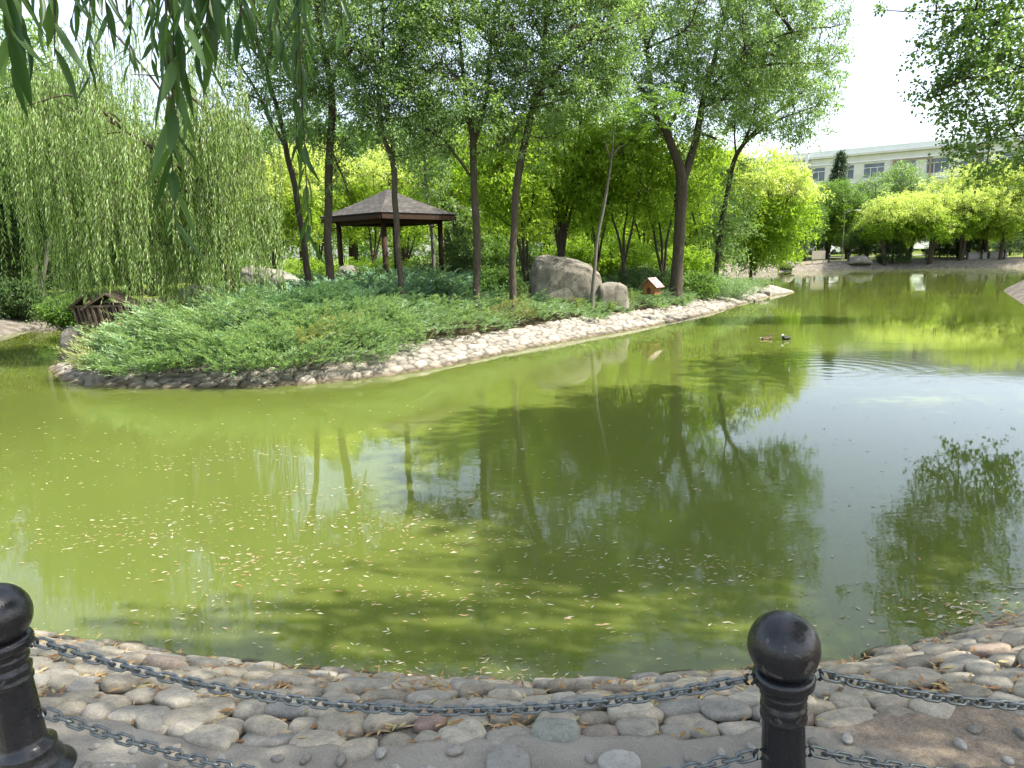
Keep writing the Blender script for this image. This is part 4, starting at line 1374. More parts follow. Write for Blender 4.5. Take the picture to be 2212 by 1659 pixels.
def park_tree(name, label, cat, group, Y, limbs, blobs, nclump, leaf, mats, seed, tw=6, lf=9, R=0.31, droop=0.4, bark='bark', dY=None, deep=1.0, tips=None, twig_n=24, zup=0.1):
    rng = np.random.default_rng(seed)
    L3 = [px_skel(l, Y, (dY[k] if dY else 0.0)) for k, l in enumerate(limbs)]
    b0 = L3[0][0]
    g = land_z(b0[0], b0[1])
    t = thing(name, (b0[0], b0[1], g), label, cat, group)
    mb = MB()
    S = bake_skel(mb, L3, g)
    up = S[S[:, 2] > g + 0.35 * (S[:, 2].max() - g)]
    bl = blob_px(blobs, Y, deep)
    C = in_blobs(rng, bl, int(nclump * 1.0))
    C = C[C[:, 2] > g + 0.4]
    branches(rng, mb, up, C, 0.05, twig_n)
    mb.build('trunk', M[bark], t)
    mb = MB()
    mat = 0
    if tips is not None:
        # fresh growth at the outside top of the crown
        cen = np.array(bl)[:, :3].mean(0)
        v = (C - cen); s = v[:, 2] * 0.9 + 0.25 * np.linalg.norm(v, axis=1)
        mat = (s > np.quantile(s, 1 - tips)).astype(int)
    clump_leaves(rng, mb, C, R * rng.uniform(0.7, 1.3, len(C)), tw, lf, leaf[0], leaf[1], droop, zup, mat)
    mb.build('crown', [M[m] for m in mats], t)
    return t
GI = 'slender trees on the island'
EL = (0.080, 0.034)
park_tree('elm_tree', 'slim leaning tree just left of the gazebo with thin bare trunk', 'tree', GI, 18.0,
          [[(668, 600, 20), (655, 520, 17), (640, 420, 16), (618, 320, 15), (600, 240, 12), (575, 150, 9)], [(618, 320, 12), (590, 270, 9), (545, 180, 6)]],
          [(560, 110, 95, 110), (620, 190, 75, 80), (590, 20, 90, 80), (640, 40, 70, 80)], 400, EL, ['elm'], 1)
park_tree('elm_tree', 'straight thick-barked tree standing in front of the left corner of the gazebo', 'tree', GI, 17.2,
          [[(714, 622, 24), (709, 500, 22), (710, 380, 22), (716, 250, 20), (712, 170, 18), (697, 90, 14), (680, 0, 10)], [(714, 185, 13), (735, 140, 11), (765, 100, 7)], [(718, 330, 7), (745, 390, 5), (756, 430, 3)]],
          [(700, 50, 110, 130), (735, 190, 70, 110), (670, 230, 60, 70), (640, 120, 60, 80), (730, 330, 40, 70)], 460, EL, ['elm'], 2)
park_tree('elm_tree', 'tree with twin upright stems rising in front of the gazebo roof', 'tree', GI, 16.6,
          [[(866, 628, 17), (860, 540, 16), (853, 440, 16), (850, 365, 16), (828, 290, 12), (816, 190, 11), (803, 80, 9), (798, -40, 6)], [(851, 375, 13), (849, 315, 11), (835, 240, 10), (828, 150, 9), (827, 20, 7), (828, -60, 4)], [(815, 180, 6), (770, 100, 4), (745, 50, 3)]],
          [(815, 50, 100, 140), (855, 235, 75, 95), (785, 180, 60, 90), (900, 120, 60, 90), (870, 20, 80, 80)], 560, EL, ['elm'], 3, dY=[0, 0.8, 0])
park_tree('elm_tree', 'tree forking into a narrow V right of the gazebo', 'tree', GI, 17.0,
          [[(1029, 630, 20), (1030, 505, 20), (1022, 383, 19), (1024, 306, 18), (1012, 245, 12), (1000, 153, 10), (990, 50, 7)], [(1024, 308, 14), (1043, 245, 12), (1055, 153, 11), (1067, 61, 9), (1075, -50, 6)], [(1016, 380, 9), (1000, 355, 8), (965, 310, 5), (940, 290, 4)]],
          [(955, 80, 110, 165), (1060, 60, 80, 150), (1000, 255, 110, 70), (915, 285, 65, 55), (1080, 210, 60, 70), (1110, 30, 60, 90), (960, -10, 90, 70)], 740, EL, ['elm'], 4, dY=[0, 0.6, -0.6])
park_tree('elm_tree', 'tall tree leaning right beside the big boulder', 'tree', GI, 17.0,
          [[(1107, 636, 20), (1110, 505, 19), (1119, 383, 21), (1137, 291, 20), (1159, 205, 19), (1170, 180, 16), (1174, 138, 13), (1180, 30, 11), (1190, -60, 7)], [(1166, 190, 15), (1205, 147, 12), (1240, 112, 9), (1265, 80, 6)], [(1178, 100, 7), (1150, 40, 4), (1140, -20, 3)]],
          [(1170, 50, 100, 150), (1265, 60, 90, 130), (1230, 190, 85, 80), (1150, 290, 55, 60), (1120, 170, 60, 60), (1290, 150, 60, 70), (1220, -20, 90, 60), (1320, 60, 70, 90)], 860, EL, ['elm'], 5, dY=[0, -0.6, 0.5])
park_tree('elm_tree', 'biggest tree on the island, thick trunk forking above the duck house', 'tree', GI, 22.6,
          [[(1459, 640, 38), (1464, 560, 32), (1470, 470, 31), (1473, 385, 31), (1455, 325, 24), (1437, 280, 20), (1420, 255, 16), (1405, 170, 12), (1392, 60, 9), (1385, -40, 6)], [(1476, 385, 24), (1498, 325, 20), (1510, 265, 19), (1520, 210, 14), (1545, 120, 11), (1570, 20, 9), (1590, -50, 6)],
           [(1512, 290, 8), (1528, 292, 7), (1546, 300, 6)], [(1440, 285, 9), (1456, 255, 8), (1475, 200, 6), (1490, 120, 4)], [(1530, 190, 9), (1600, 130, 7), (1680, 80, 5), (1760, 60, 3)], [(1420, 240, 8), (1370, 170, 6), (1330, 110, 4)]],
          [(1400, 50, 130, 150), (1560, 30, 165, 140), (1695, 60, 115, 120), (1480, 195, 120, 80), (1630, 165, 105, 85), (1770, 90, 55, 70), (1345, 190, 70, 80), (1440, 280, 60, 40), (1560, -40, 190, 70), (1390, -40, 110, 70), (1620, 60, 120, 100), (1500, 110, 120, 90)], 1650, (0.09, 0.04), ['elm'], 6, dY=[0, 0.8, -0.2, 0.6, -1.0, 0.8], twig_n=46)
park_tree('elm_tree', 'dark tree leaning right near the island tip with branches spreading over water', 'tree', GI, 27.5,
          [[(1546, 600, 15), (1556, 500, 14), (1570, 420, 14), (1584, 355, 13), (1602, 318, 12), (1640, 275, 8), (1700, 225, 6), (1750, 185, 4)], [(1600, 322, 9), (1622, 270, 7), (1640, 190, 5), (1655, 120, 3)], [(1612, 305, 7), (1680, 260, 5), (1760, 230, 3)], [(1590, 345, 6), (1588, 260, 4), (1600, 190, 3)]],
          [(1690, 225, 95, 60), (1750, 165, 60, 55), (1640, 150, 70, 70), (1600, 220, 60, 60), (1585, 440, 50, 80), (1560, 540, 45, 50), (1730, 285, 50, 22)], 520, (0.11, 0.05), ['elm'], 7, R=0.42, bark='bark_dark', dY=[0, .5, -.5, .5])

# the slim pale sapling with long fronds
def frond(mb, b, d, ln, n, ll, lw, rng, droop=0.35, mat=0):
    d = nrm(np.asarray(d, float))
    t = np.linspace(0, 1, 8)[:, None]
    pts = np.asarray(b) + d * ln * t + np.array([0, 0, -1.0]) * droop * ln * t ** 2
    add_tube(mb, pts, np.linspace(0.006, 0.002, 8) * max(1, ln), 3, mat)
    tt = np.linspace(0.18, 1.0, n)
    q = np.stack([np.interp(tt, t[:, 0], pts[:, m]) for m in range(3)], 1)
    T = nrm(np.gradient(q, axis=0)); S = nrm(np.cross(T, [0, 0, 1.0])); U = np.cross(S, T)
    for s in (-1, 1):
        dv = S * s + T * 0.35 - np.array([0, 0, 0.25]) + rng.normal(size=q.shape) * 0.1
        leaves(mb, q, dv, U + rng.normal(size=q.shape) * 0.2, ll * (1.1 - 0.5 * np.abs(tt - 0.4)), lw, mat, 0.35)
rng = np.random.default_rng(31)
L3 = [px_skel([(1279, 664, 12), (1284, 590, 10), (1292, 510, 9), (1306, 430, 8), (1318, 370, 6), (1323, 310, 4), (1326, 240, 2)], 19.0), px_skel([(1320, 345, 5), (1312, 322, 4), (1306, 300, 2)], 19.0), px_skel([(1321, 338, 5), (1335, 320, 4), (1350, 312, 2)], 19.0)]
t = thing('sapling_tree', tuple(np.append(L3[0][0][:2], 0.4)), 'slim pale sapling with long feathery fronds rising in front of the big boulder', 'tree')
mb = MB(); bake_skel(mb, L3, 0.4); mb.build('trunk', M['bark_pale'], t)
mb = MB()
top = L3[0][-1][:3]
for k in range(60):
    b = top + rng.normal(size=3) * [0.6, 0.4, 0.28] + [0.45, 0.1, 0.0]
    a = rng.uniform(0, 2 * PI)
    frond(mb, b, (math.cos(a), math.sin(a), rng.uniform(0.0, 0.8)), rng.uniform(0.6, 0.95), 12, 0.14, 0.042, rng, 0.4)
mb.build('crown', M['mid'], t)
rng = np.random.default_rng(32)
park_tree('thin_tree', 'thin pale bent trunk rising behind the gazebo roof', 'tree', None, 26.0,
          [[(938, 590, 11), (934, 520, 10), (927, 450, 10), (920, 395, 9), (915, 330, 6)]], [(915, 320, 60, 50), (930, 390, 40, 30), (985, 455, 40, 30)], 130, (0.10, 0.045), ['elm'], 33, bark='bark_pale')

# multi-stemmed lime and golden trees behind
def stems_px(x, yb, ytop, spread, n, w_, rng, lean=0):
    out = []
    w_ = w_ * 0.72
    for k in range(n):
        f = (k + 0.5) / n * 2 - 1
        x1 = x + f * spread * 0.35 + lean * 0.4; x2 = x + f * spread * 0.8 + lean * 0.8 + rng.uniform(-8, 8); x3 = x + f * spread * 1.1 + lean + rng.uniform(-14, 14)
        h = yb - ytop
        out.append([(x + f * 3, yb, w_ * (0.8 if k else 1)), (x1, yb - h * 0.28, w_ * 0.72), (x2, yb - h * 0.6, w_ * 0.5), (x3, ytop, w_ * 0.25)])
        if k % 2 == 0:
            out.append([(x2, yb - h * 0.58, w_ * 0.4), (x2 + rng.uniform(-30, 30), yb - h * 0.85, w_ * 0.25), (x2 + rng.uniform(-45, 45), ytop - 8, w_ * 0.15)])
    return out
LG = 'lime-green trees with dark forking trunks behind the boulders'
lime = [
    (1136, 585, 21.5, -22, 3, 12, [(1100, 380, 70, 80), (1130, 470, 50, 40), (1080, 300, 60, 50)], 'dark-stemmed lime-green tree just left of the big boulder, leaning left'),
    (1212, 560, 24, 4, 5, 15, [(1215, 330, 80, 90), (1180, 420, 60, 50), (1260, 420, 55, 60), (1210, 240, 60, 50)], 'lime-green tree with a fan of dark stems behind the top of the big boulder'),
    (1290, 565, 26, 10, 3, 11, [(1300, 360, 70, 80), (1290, 470, 50, 40), (1330, 280, 60, 50)], 'lime-green tree seen behind the slim pale sapling'),
    (1348, 570, 23.5, 0, 3, 13, [(1345, 350, 75, 70), (1310, 420, 45, 40), (1390, 410, 50, 50)], 'lime-green tree with a low open fork above the small boulder'),
    (1432, 590, 24.5, -10, 3, 13, [(1400, 330, 65, 80), (1430, 440, 45, 50), (1500, 360, 50, 70)], 'lime-green tree whose bowed dark stem stands behind the thick forked trunk'),
    (985, 575, 29, -6, 3, 11, [(960, 400, 75, 60), (1040, 420, 60, 60), (990, 330, 70, 50)], 'lime-green tree behind the right side of the gazebo'),
    (590, 590, 30, 10, 4, 11, [(590, 430, 75, 70), (560, 500, 60, 45), (640, 370, 55, 50), (650, 480, 45, 50)], 'pale golden tree between the willow and the leaning slim trunk'),
    (690, 560, 33, 0, 3, 10, [(690, 400, 70, 70), (680, 330, 45, 45), (740, 470, 50, 40)], 'pale golden tree behind the left eave of the gazebo'),
    (808, 560, 34, 8, 3, 10, [(815, 390, 75, 50), (780, 440, 60, 40), (850, 350, 45, 35)], 'pale golden tree above the gazebo roof peak'),
    (880, 560, 36, 5, 3, 10, [(890, 400, 60, 60), (840, 500, 70, 30), (900, 480, 50, 40)], 'lime-green tree seen through the gazebo between its posts'),
    (1075, 570, 31, 5, 3, 10, [(1080, 420, 70, 70), (1060, 500, 50, 40)], 'lime-green tree deep behind the V-forked tree'),
    (1130, 560, 35, 4, 3, 10, [(1130, 400, 70, 65), (1180, 470, 60, 45), (1120, 320, 50, 45)], 'pale golden tree far behind the left side of the big boulder'),
    (1270, 560, 36, -4, 3, 10, [(1270, 410, 75, 60), (1230, 480, 55, 40), (1290, 330, 50, 45)], 'pale golden tree far behind the top of the big boulder'),
    (1390, 560, 37, 4, 3, 10, [(1390, 420, 70, 60), (1430, 480, 50, 40), (1380, 340, 50, 45)], 'pale golden tree far behind the low open fork'),
    (1490, 560, 38, 0, 3, 10, [(1500, 440, 60, 55), (1540, 480, 45, 40), (1480, 360, 50, 45)], 'pale golden tree far behind the thick forked trunk'),
    (1520, 560, 33, -8, 3, 11, [(1520, 400, 65, 80), (1490, 480, 50, 50), (1545, 320, 40, 45)], 'lime-green tree right of the thick forked trunk'),
]
for k, (x, yb, Y, lean, n, w_, bl, lab) in enumerate(lime):
    rng = np.random.default_rng(100 + k)
    gold = 'golden' in lab
    park_tree('golden_tree' if gold else 'lime_tree', lab, 'tree', LG, Y, stems_px(x, yb, min(b[1] for b in bl) + 10, 55, n, w_, rng, lean), bl,
              int(sum(b[2] * b[3] for b in bl) / (27 if gold else 42)), (0.15, 0.055), (['gold', 'gold_tip'] if gold else ['lime', 'gold']), 200 + k, tw=6, lf=7, R=0.40, droop=0.3, bark='bark_dark', tips=0.45 if gold else 0.3, twig_n=14)
park_tree('golden_tree', 'broad golden-green tree drooping over the water beyond the island tip', 'tree', None, 36,
          stems_px(1625, 585, 380, 60, 4, 12, np.random.default_rng(7), 20), [(1650, 420, 85, 80), (1690, 470, 60, 80), (1600, 480, 60, 80), (1660, 540, 55, 35), (1585, 380, 45, 50), (1705, 400, 40, 45)],
          760, (0.17, 0.06), ['lime', 'gold_tip'], 240, tw=7, lf=8, R=0.45, droop=0.3, bark='bark_dark', tips=0.42, twig_n=20)

# shared far trees: build a few kinds once, then copy
def generic_tree(name, H, Rw, base, leaf, mats, seed, n, tips=None, tw=6, lf=7, Rc=0.5, stems=1, conic=False, bark='bark_dark', label='', cat='tree', group=None):
    rng = np.random.default_rng(seed)
    t = thing(name, (0, 0, 0), label, cat, group)
    mb = MB()
    limbs = []
    for k in range(stems):
        a = rng.uniform(0, 2 * PI)
        o = np.array([math.cos(a), math.sin(a), 0]) * (0.12 * H if stems > 1 else 0.05 * H)
        p = np.array([[0, 0, -0.2], o * 0.4 + [0, 0, H * 0.3], o + [0, 0, H * 0.6], o * 1.3 + [0, 0, H * 0.9]])
        limbs.append(np.hstack([p, np.array([[0.028], [0.02], [0.012], [0.004]]) * H]))
    S = bake_skel(mb, limbs)
    if conic:
        z = rng.uniform(0, 1, n) ** 1.3
        a = rng.uniform(0, 2 * PI, n)
        r = Rw * (1 - z) ** 0.75 * np.sqrt(rng.uniform(0.3, 1, n)) * (1 + 0.2 * np.sin(a * 3 + z * 9)) 
        C = np.stack([r * np.cos(a), r * np.sin(a), base * H + z * H * (1 - base)], 1)
    else:
        bl = []
        for k in range(9):
            a = rng.uniform(0, 2 * PI); rr = Rw * rng.uniform(0.25, 0.62)
            bl.append((rr * math.cos(a), rr * math.sin(a), H * (base + (1 - base) * rng.uniform(0.25, 0.85)), Rw * rng.uniform(.32, .5), Rw * rng.uniform(.32, .5), H * (1 - base) * rng.uniform(.16, .27)))
        bl.append((0, 0, H * (base + (1 - base) * 0.55), Rw * 0.6, Rw * 0.6, H * (1 - base) * 0.42))
        C = in_blobs(rng, bl, n)
    branches(rng, mb, S[S[:, 2] > H * 0.25], C, 0.05, 16)
    mb.build('trunk', M[bark], t)
    mb = MB()
    mat = 0
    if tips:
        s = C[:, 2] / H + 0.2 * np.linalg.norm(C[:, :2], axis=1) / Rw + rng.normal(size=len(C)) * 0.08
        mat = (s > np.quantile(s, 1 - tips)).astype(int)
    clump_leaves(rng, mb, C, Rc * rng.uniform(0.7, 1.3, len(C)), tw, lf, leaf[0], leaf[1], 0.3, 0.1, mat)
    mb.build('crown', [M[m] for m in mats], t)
    return t
def put(proto, px, Y, rot, sc, label, group, used=set()):
    x = P(px, 560, Y)[0]
    loc = (x, Y, land_z(x, Y) - 0.05)
    if proto.name in used:
        return dup(proto, loc, rot, sc, label, group)
    used.add(proto.name)
    proto.location = loc; proto.rotation_euler = (0, 0, rot); proto.scale = (sc,) * 3 if np.isscalar(sc) else sc
    proto['label'] = label
    if group: proto['group'] = group
    return proto
gA = generic_tree('golden_tree', 7.5, 3.6, 0.30, (0.19, 0.075), ['lime', 'gold_tip'], 301, 700, 0.55, stems=3, Rc=0.5)
gB = generic_tree('golden_tree', 7.0, 3.3, 0.28, (0.19, 0.075), ['gold', 'gold_tip'], 302, 640, 0.55, stems=2, Rc=0.5)
GG = 'golden-topped trees along the far right shore'
for proto, px, Y, r, s, lab in [
    (gA, 1912, 61.5, 0.3, 0.80, 'golden-topped tree leaning over the far shore, leftmost of the golden row'),
    (gB, 1962, 63.5, 1.3, 0.86, 'golden-topped tree with pale dome behind the leftmost golden tree'),
    (gA, 2008, 61.0, 2.9, 0.80, 'golden-topped tree whose forked trunk stands before the white van'),
    (gB, 2072, 65.0, 4.0, 1.15, 'tallest golden-topped tree in the middle of the far shore row'),
    (gA, 2075, 61.0, 5.1, 0.82, 'low golden-topped tree overhanging the far bollards, left of the stone wall'),
    (gA, 2130, 63.0, 0.9, 1.12, 'golden-topped tree behind the low stone wall'),
    (gB, 2160, 60.0, 2.2, 0.85, 'golden-topped tree with curved trunk right of the low stone wall'),
    (gA, 2215, 61.0, 4.4, 1.05, 'golden-topped tree cut by the right edge of the picture')]:
    put(proto, px, Y, r, s, lab, GG)
mA = generic_tree('green_tree', 8.5, 3.6, 0.18, (0.20, 0.08), ['mid'], 311, 640, stems=2, Rc=0.55)
mB_ = generic_tree('green_tree', 9.0, 3.2, 0.22, (0.19, 0.08), ['elm'], 312, 600, stems=1, Rc=0.55)
mC = generic_tree('green_tree', 8.0, 4.0, 0.12, (0.19, 0.08), ['lime', 'mid'], 313, 700, 0.4, stems=3, Rc=0.55)
mD = generic_tree('dark_tree', 8.0, 3.6, 0.08, (0.17, 0.08), ['dark'], 314, 700, stems=2, Rc=0.55)
GB = 'green trees on the bank behind the island'
GR = 'green trees on the far shore in front of the building'
GL = 'trees on the left bank'
for proto, px, Y, r, s, lab, g in [
    (mA, 1740, 66, 0.2, 0.74, 'mid-green tree just right of the drooping golden-green tree', GR),
    (mC, 1785, 69, 1.1, 0.92, 'feathery green tree below the spire-shaped tree on the far shore', GR),
    (mA, 1830, 68, 2.0, 0.72, 'mid-green tree behind the street lamp', GR),
    (mB_, 1872, 72, 3.0, 0.86, 'mid-green tree between the street lamp and the golden row', GR),
    (mB_, 1958, 82, 4.1, 1.08, 'bright green tree rising before the building windows', GR),
    (mD, 1715, 63, 5.0, 0.45, 'low dark tree at the waterside left of the beige board', GR),
    (mD, 1855, 64, 0.5, 0.42, 'low dark tree at the waterside right of the street lamp', GR),
    (mD, 1760, 74, 0.3, 0.46, 'low dark bush partly hiding the white car', GR),
    (mC, 1835, 76, 1.2, 0.42, 'low green bush beside the red car', GR),
    (mD, 1890, 76, 2.2, 0.40, 'low dark bush before the dark car', GR),
    (mC, 1950, 78, 3.1, 0.40, 'low green bush left of the white van', GR),
    (mD, 2060, 74, 4.2, 0.50, 'low dark bush right of the white van', GR),
    (mC, 2130, 76, 5.2, 0.55, 'low green bush behind the long stone wall', GR),
    (mD, 2200, 74, 0.2, 0.60, 'low dark bush at the right edge of the far lawn', GR),
    (mC, 480, 42, 0.0, 1.0, 'green tree far behind the thick willow trunk', GB),
    (mA, 570, 44, 1.0, 1.05, 'green tree far behind the pale golden tree by the willow', GB),
    (mB_, 655, 43, 2.0, 1.05, 'green tree far behind the leaning slim trunk', GB),
    (mC, 760, 45, 3.0, 1.15, 'green tree far behind the left half of the gazebo', GB),
    (mB_, 870, 46, 4.0, 1.05, 'green tree far behind the gazebo peak', GB),
    (mA, 975, 44, 5.0, 1.15, 'green tree far behind the right gazebo post', GB),
    (mC, 1075, 45, 0.7, 1.05, 'green tree far behind the V-forked tree', GB),
    (mB_, 1180, 47, 1.7, 1.10, 'green tree far behind the big boulder', GB),
    (mC, 1280, 46, 2.7, 1.10, 'green tree far behind the slim pale sapling', GB),
    (mA, 1385, 50, 3.7, 1.05, 'green tree far behind the duck house', GB),
    (mC, 1480, 54, 4.7, 1.0, 'green tree far behind the thick forked trunk', GB),
    (mB_, 1560, 60, 5.7, 1.0, 'green tree far behind the right-leaning dark trunk', GB),
    (mD, 30, 25, 0.4, 0.62, 'dark bushy tree at the left edge above the sandy bank', GL),
    (mD, 150, 27, 1.4, 0.62, 'dark bushy tree behind the left willow strands', GL),
    (mD, 290, 29, 2.4, 0.66, 'dark bushy tree behind the middle of the willow', GL),
    (mD, 420, 31, 3.4, 0.72, 'dark bushy tree behind the right half of the willow', GL),
    (mB_, 5, 26, 2.0, 1.02, 'tall tree with sky gaps at the left edge of the picture', GL),
    (mA, 90, 33, 5.2, 1.0, 'green tree far behind the left side of the willow', GL),
    (mB_, 230, 36, 0.9, 1.0, 'green tree far behind the willow crown', GL),
    (mC, 350, 38, 2.8, 1.0, 'green tree far behind the low willow strands', GL)]:
    put(proto, px, Y, r, s, lab, g)
sp_ = generic_tree('spire_tree', 11.5, 2.1, 0.05, (0.24, 0.10), ['bluegreen'], 321, 620, conic=True, Rc=0.55)
put(sp_, 1803, 84, 0, 1.0, 'grey-green spire-shaped tree in front of the building windows', None)
put(sp_, 1912, 90, 2.0, (0.55, 0.55, 0.85), 'smaller grey-green spire tree left of the bright green tree', None)
cn = generic_tree('dark_conifer', 3.6, 1.25, 0.10, (0.13, 0.04), ['dark'], 322, 420, conic=True, Rc=0.3)
GC = 'dark rounded conifers on the far lawn'
for px, Y, s, lab in [(1928, 62, 1.0, 'dark rounded conifer under the leftmost golden tree'), (2030, 66, 0.9, 'dark conifer right of the white van'), (2092, 64, 1.05, 'dark conifer behind the left end of the stone wall'), (2180, 66, 0.9, 'dark conifer near the right edge of the far lawn')]:
    put(cn, px, Y, px, (s * 1.05, s * 1.05, s), lab, GC)

# shrubs on the island
def shrub(px, Y, zw, H, Rw, mat, leaf, n, seed, label, cat='shrub', name='shrub', group=None, z=None):
    rng = np.random.default_rng(seed)
    c = P(px, 560, Y)
    z0 = land_z(c[0], Y) if z is None else z
    t = thing(name, (c[0], Y, z0), label, cat, group)
    bl = [(c[0] + rng.normal() * Rw * .35, Y + rng.normal() * Rw * .3, z0 + H * rng.uniform(.35, .7), Rw * rng.uniform(.4, .7), Rw * rng.uniform(.4, .6), H * rng.uniform(.25, .38)) for _ in range(5)] + [(c[0], Y, z0 + H * .45, Rw * .75, Rw * .6, H * .45)]
    C = in_blobs(rng, bl, n)
    mb = MB()
    for k in range(5):
        e = C[rng.integers(len(C))]
        b = np.array([c[0], Y, z0 - 0.1]) + rng.normal(size=3) * [0.08, 0.08, 0]
        add_tube(mb, spline([b, (b + e) / 2 + [0, 0, 0.1], e], 4), np.linspace(0.018, 0.004, 9), 4)
    mb.build('stem', M['bark_dark'], t)
    mb = MB()
    clump_leaves(rng, mb, C, 0.20, 5, 6, leaf[0], leaf[1], 0.2, 0.25)
    mb.build('foliage', M[mat], t)
    return t
GS = 'shrubs among the island trees'
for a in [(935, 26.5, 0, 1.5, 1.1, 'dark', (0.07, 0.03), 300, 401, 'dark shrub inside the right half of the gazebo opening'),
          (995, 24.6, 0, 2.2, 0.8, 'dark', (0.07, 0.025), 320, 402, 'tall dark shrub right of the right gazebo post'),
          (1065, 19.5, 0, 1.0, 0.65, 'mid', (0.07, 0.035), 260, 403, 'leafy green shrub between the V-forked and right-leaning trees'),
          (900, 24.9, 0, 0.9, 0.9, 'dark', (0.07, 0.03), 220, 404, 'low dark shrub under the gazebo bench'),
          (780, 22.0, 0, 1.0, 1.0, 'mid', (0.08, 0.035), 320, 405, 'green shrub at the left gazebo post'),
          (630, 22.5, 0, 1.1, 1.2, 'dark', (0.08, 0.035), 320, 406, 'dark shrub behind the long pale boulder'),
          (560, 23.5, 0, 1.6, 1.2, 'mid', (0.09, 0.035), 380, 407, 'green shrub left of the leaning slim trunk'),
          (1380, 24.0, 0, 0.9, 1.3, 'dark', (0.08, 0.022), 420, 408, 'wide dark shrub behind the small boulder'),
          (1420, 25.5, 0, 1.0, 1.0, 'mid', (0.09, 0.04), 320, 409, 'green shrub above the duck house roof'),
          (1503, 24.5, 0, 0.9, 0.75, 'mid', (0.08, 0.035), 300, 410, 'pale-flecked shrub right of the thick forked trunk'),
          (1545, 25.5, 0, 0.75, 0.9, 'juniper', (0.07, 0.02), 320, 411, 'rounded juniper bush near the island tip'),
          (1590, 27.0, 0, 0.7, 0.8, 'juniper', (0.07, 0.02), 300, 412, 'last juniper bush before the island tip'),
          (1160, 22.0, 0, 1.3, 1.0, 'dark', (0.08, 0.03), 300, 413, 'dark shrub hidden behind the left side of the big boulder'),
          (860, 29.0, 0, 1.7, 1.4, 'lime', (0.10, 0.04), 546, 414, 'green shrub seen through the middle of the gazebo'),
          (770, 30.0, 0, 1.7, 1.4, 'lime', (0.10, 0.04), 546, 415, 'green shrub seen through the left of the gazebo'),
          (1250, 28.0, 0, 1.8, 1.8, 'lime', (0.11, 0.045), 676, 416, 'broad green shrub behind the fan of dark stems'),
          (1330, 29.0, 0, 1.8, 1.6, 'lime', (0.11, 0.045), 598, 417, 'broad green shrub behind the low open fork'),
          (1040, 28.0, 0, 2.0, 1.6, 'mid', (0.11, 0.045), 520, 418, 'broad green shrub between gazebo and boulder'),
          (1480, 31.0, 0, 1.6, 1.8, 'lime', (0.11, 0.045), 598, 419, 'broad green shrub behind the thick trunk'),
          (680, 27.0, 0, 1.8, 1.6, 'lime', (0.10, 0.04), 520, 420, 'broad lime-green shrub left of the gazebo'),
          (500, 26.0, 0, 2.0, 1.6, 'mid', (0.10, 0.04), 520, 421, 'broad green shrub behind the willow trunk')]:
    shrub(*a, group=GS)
shrub(125, 21.8, 0, 1.0, 0.9, 'mid', (0.09, 0.04), 420, 430, 'pale green bush beside the grey twin trunks on the left bank')
shrub(20, 22.6, 0, 1.3, 1.0, 'dark', (0.09, 0.04), 360, 431, 'dark bush at the left edge of the sandy bank')
# grey twin trunks on the left bank
for x, lab in ((82, 'pale grey trunk on the sandy left bank, left one of two'), (97, 'pale grey trunk on the sandy left bank, right one of two')):
    park_tree('grey_tree', lab, 'tree', 'pale grey trunks on the left bank', 24.0, [[(x, 662, 13), (x - 6, 600, 12), (x - 10 + (x > 90) * 16, 540, 11), (x - 20 + (x > 90) * 40, 440, 8), (x - 26 + (x > 90) * 60, 340, 5)]], [(x - 20, 380, 70, 60), (x, 300, 60, 60)], 130, (0.09, 0.04), ['mid'], 440 + x, bark='bark_pale')

# ------------------------------------------------------------------ the big willow on the island
def strands(rng, mbl, mbt, tips, per, lo, hi, zmin, ll, lw, step, spread=0.25, keep=None, twig_r=0.004):
    for tp in tips:
        for _ in range(per):
            b = tp + rng.normal(size=3) * [spread, spread, spread * 0.4]
            ln = rng.uniform(lo, hi)
            ln = min(ln, b[2] - zmin - rng.uniform(0, 0.35))
            if ln < 0.3:
                continue
            n = max(3, int(ln / step))
            t = np.linspace(0, 1, n)
            a = rng.uniform(0, 2 * PI)
            out = np.array([math.cos(a), math.sin(a), 0]) * rng.uniform(0.05, 0.28)
            pts = b + out * (1 - np.exp(-3 * t))[:, None] - np.array([0, 0, 1.0]) * (ln * (t - 0.06 * np.sin(PI * t)))[:, None]
            pts[:, 0] += 0.035 * np.sin(t * ln * 2.6 + a); pts[:, 1] += 0.035 * np.cos(t * ln * 2.2 + a)
            if keep is not None:
                k = keep(pts)
                if k.sum() < 3 or not k.all():
                    continue
            add_tube(mbt, pts[::max(1, n // 6)], twig_r, 3)
            az = rng.uniform(0, 2 * PI, n)
            d = np.stack([np.cos(az) * 0.6, np.sin(az) * 0.6, -rng.uniform(0.7, 2.0, n)], 1)
            nn = np.stack([np.cos(az + 1.0), np.sin(az + 1.0), 0.7 + 0 * az], 1)
            leaves(mbl, pts, d, nn, ll * rng.uniform(0.6, 1.2, n), lw * rng.uniform(0.8, 1.2, n))
rng = np.random.default_rng(50)
WY = 15.2
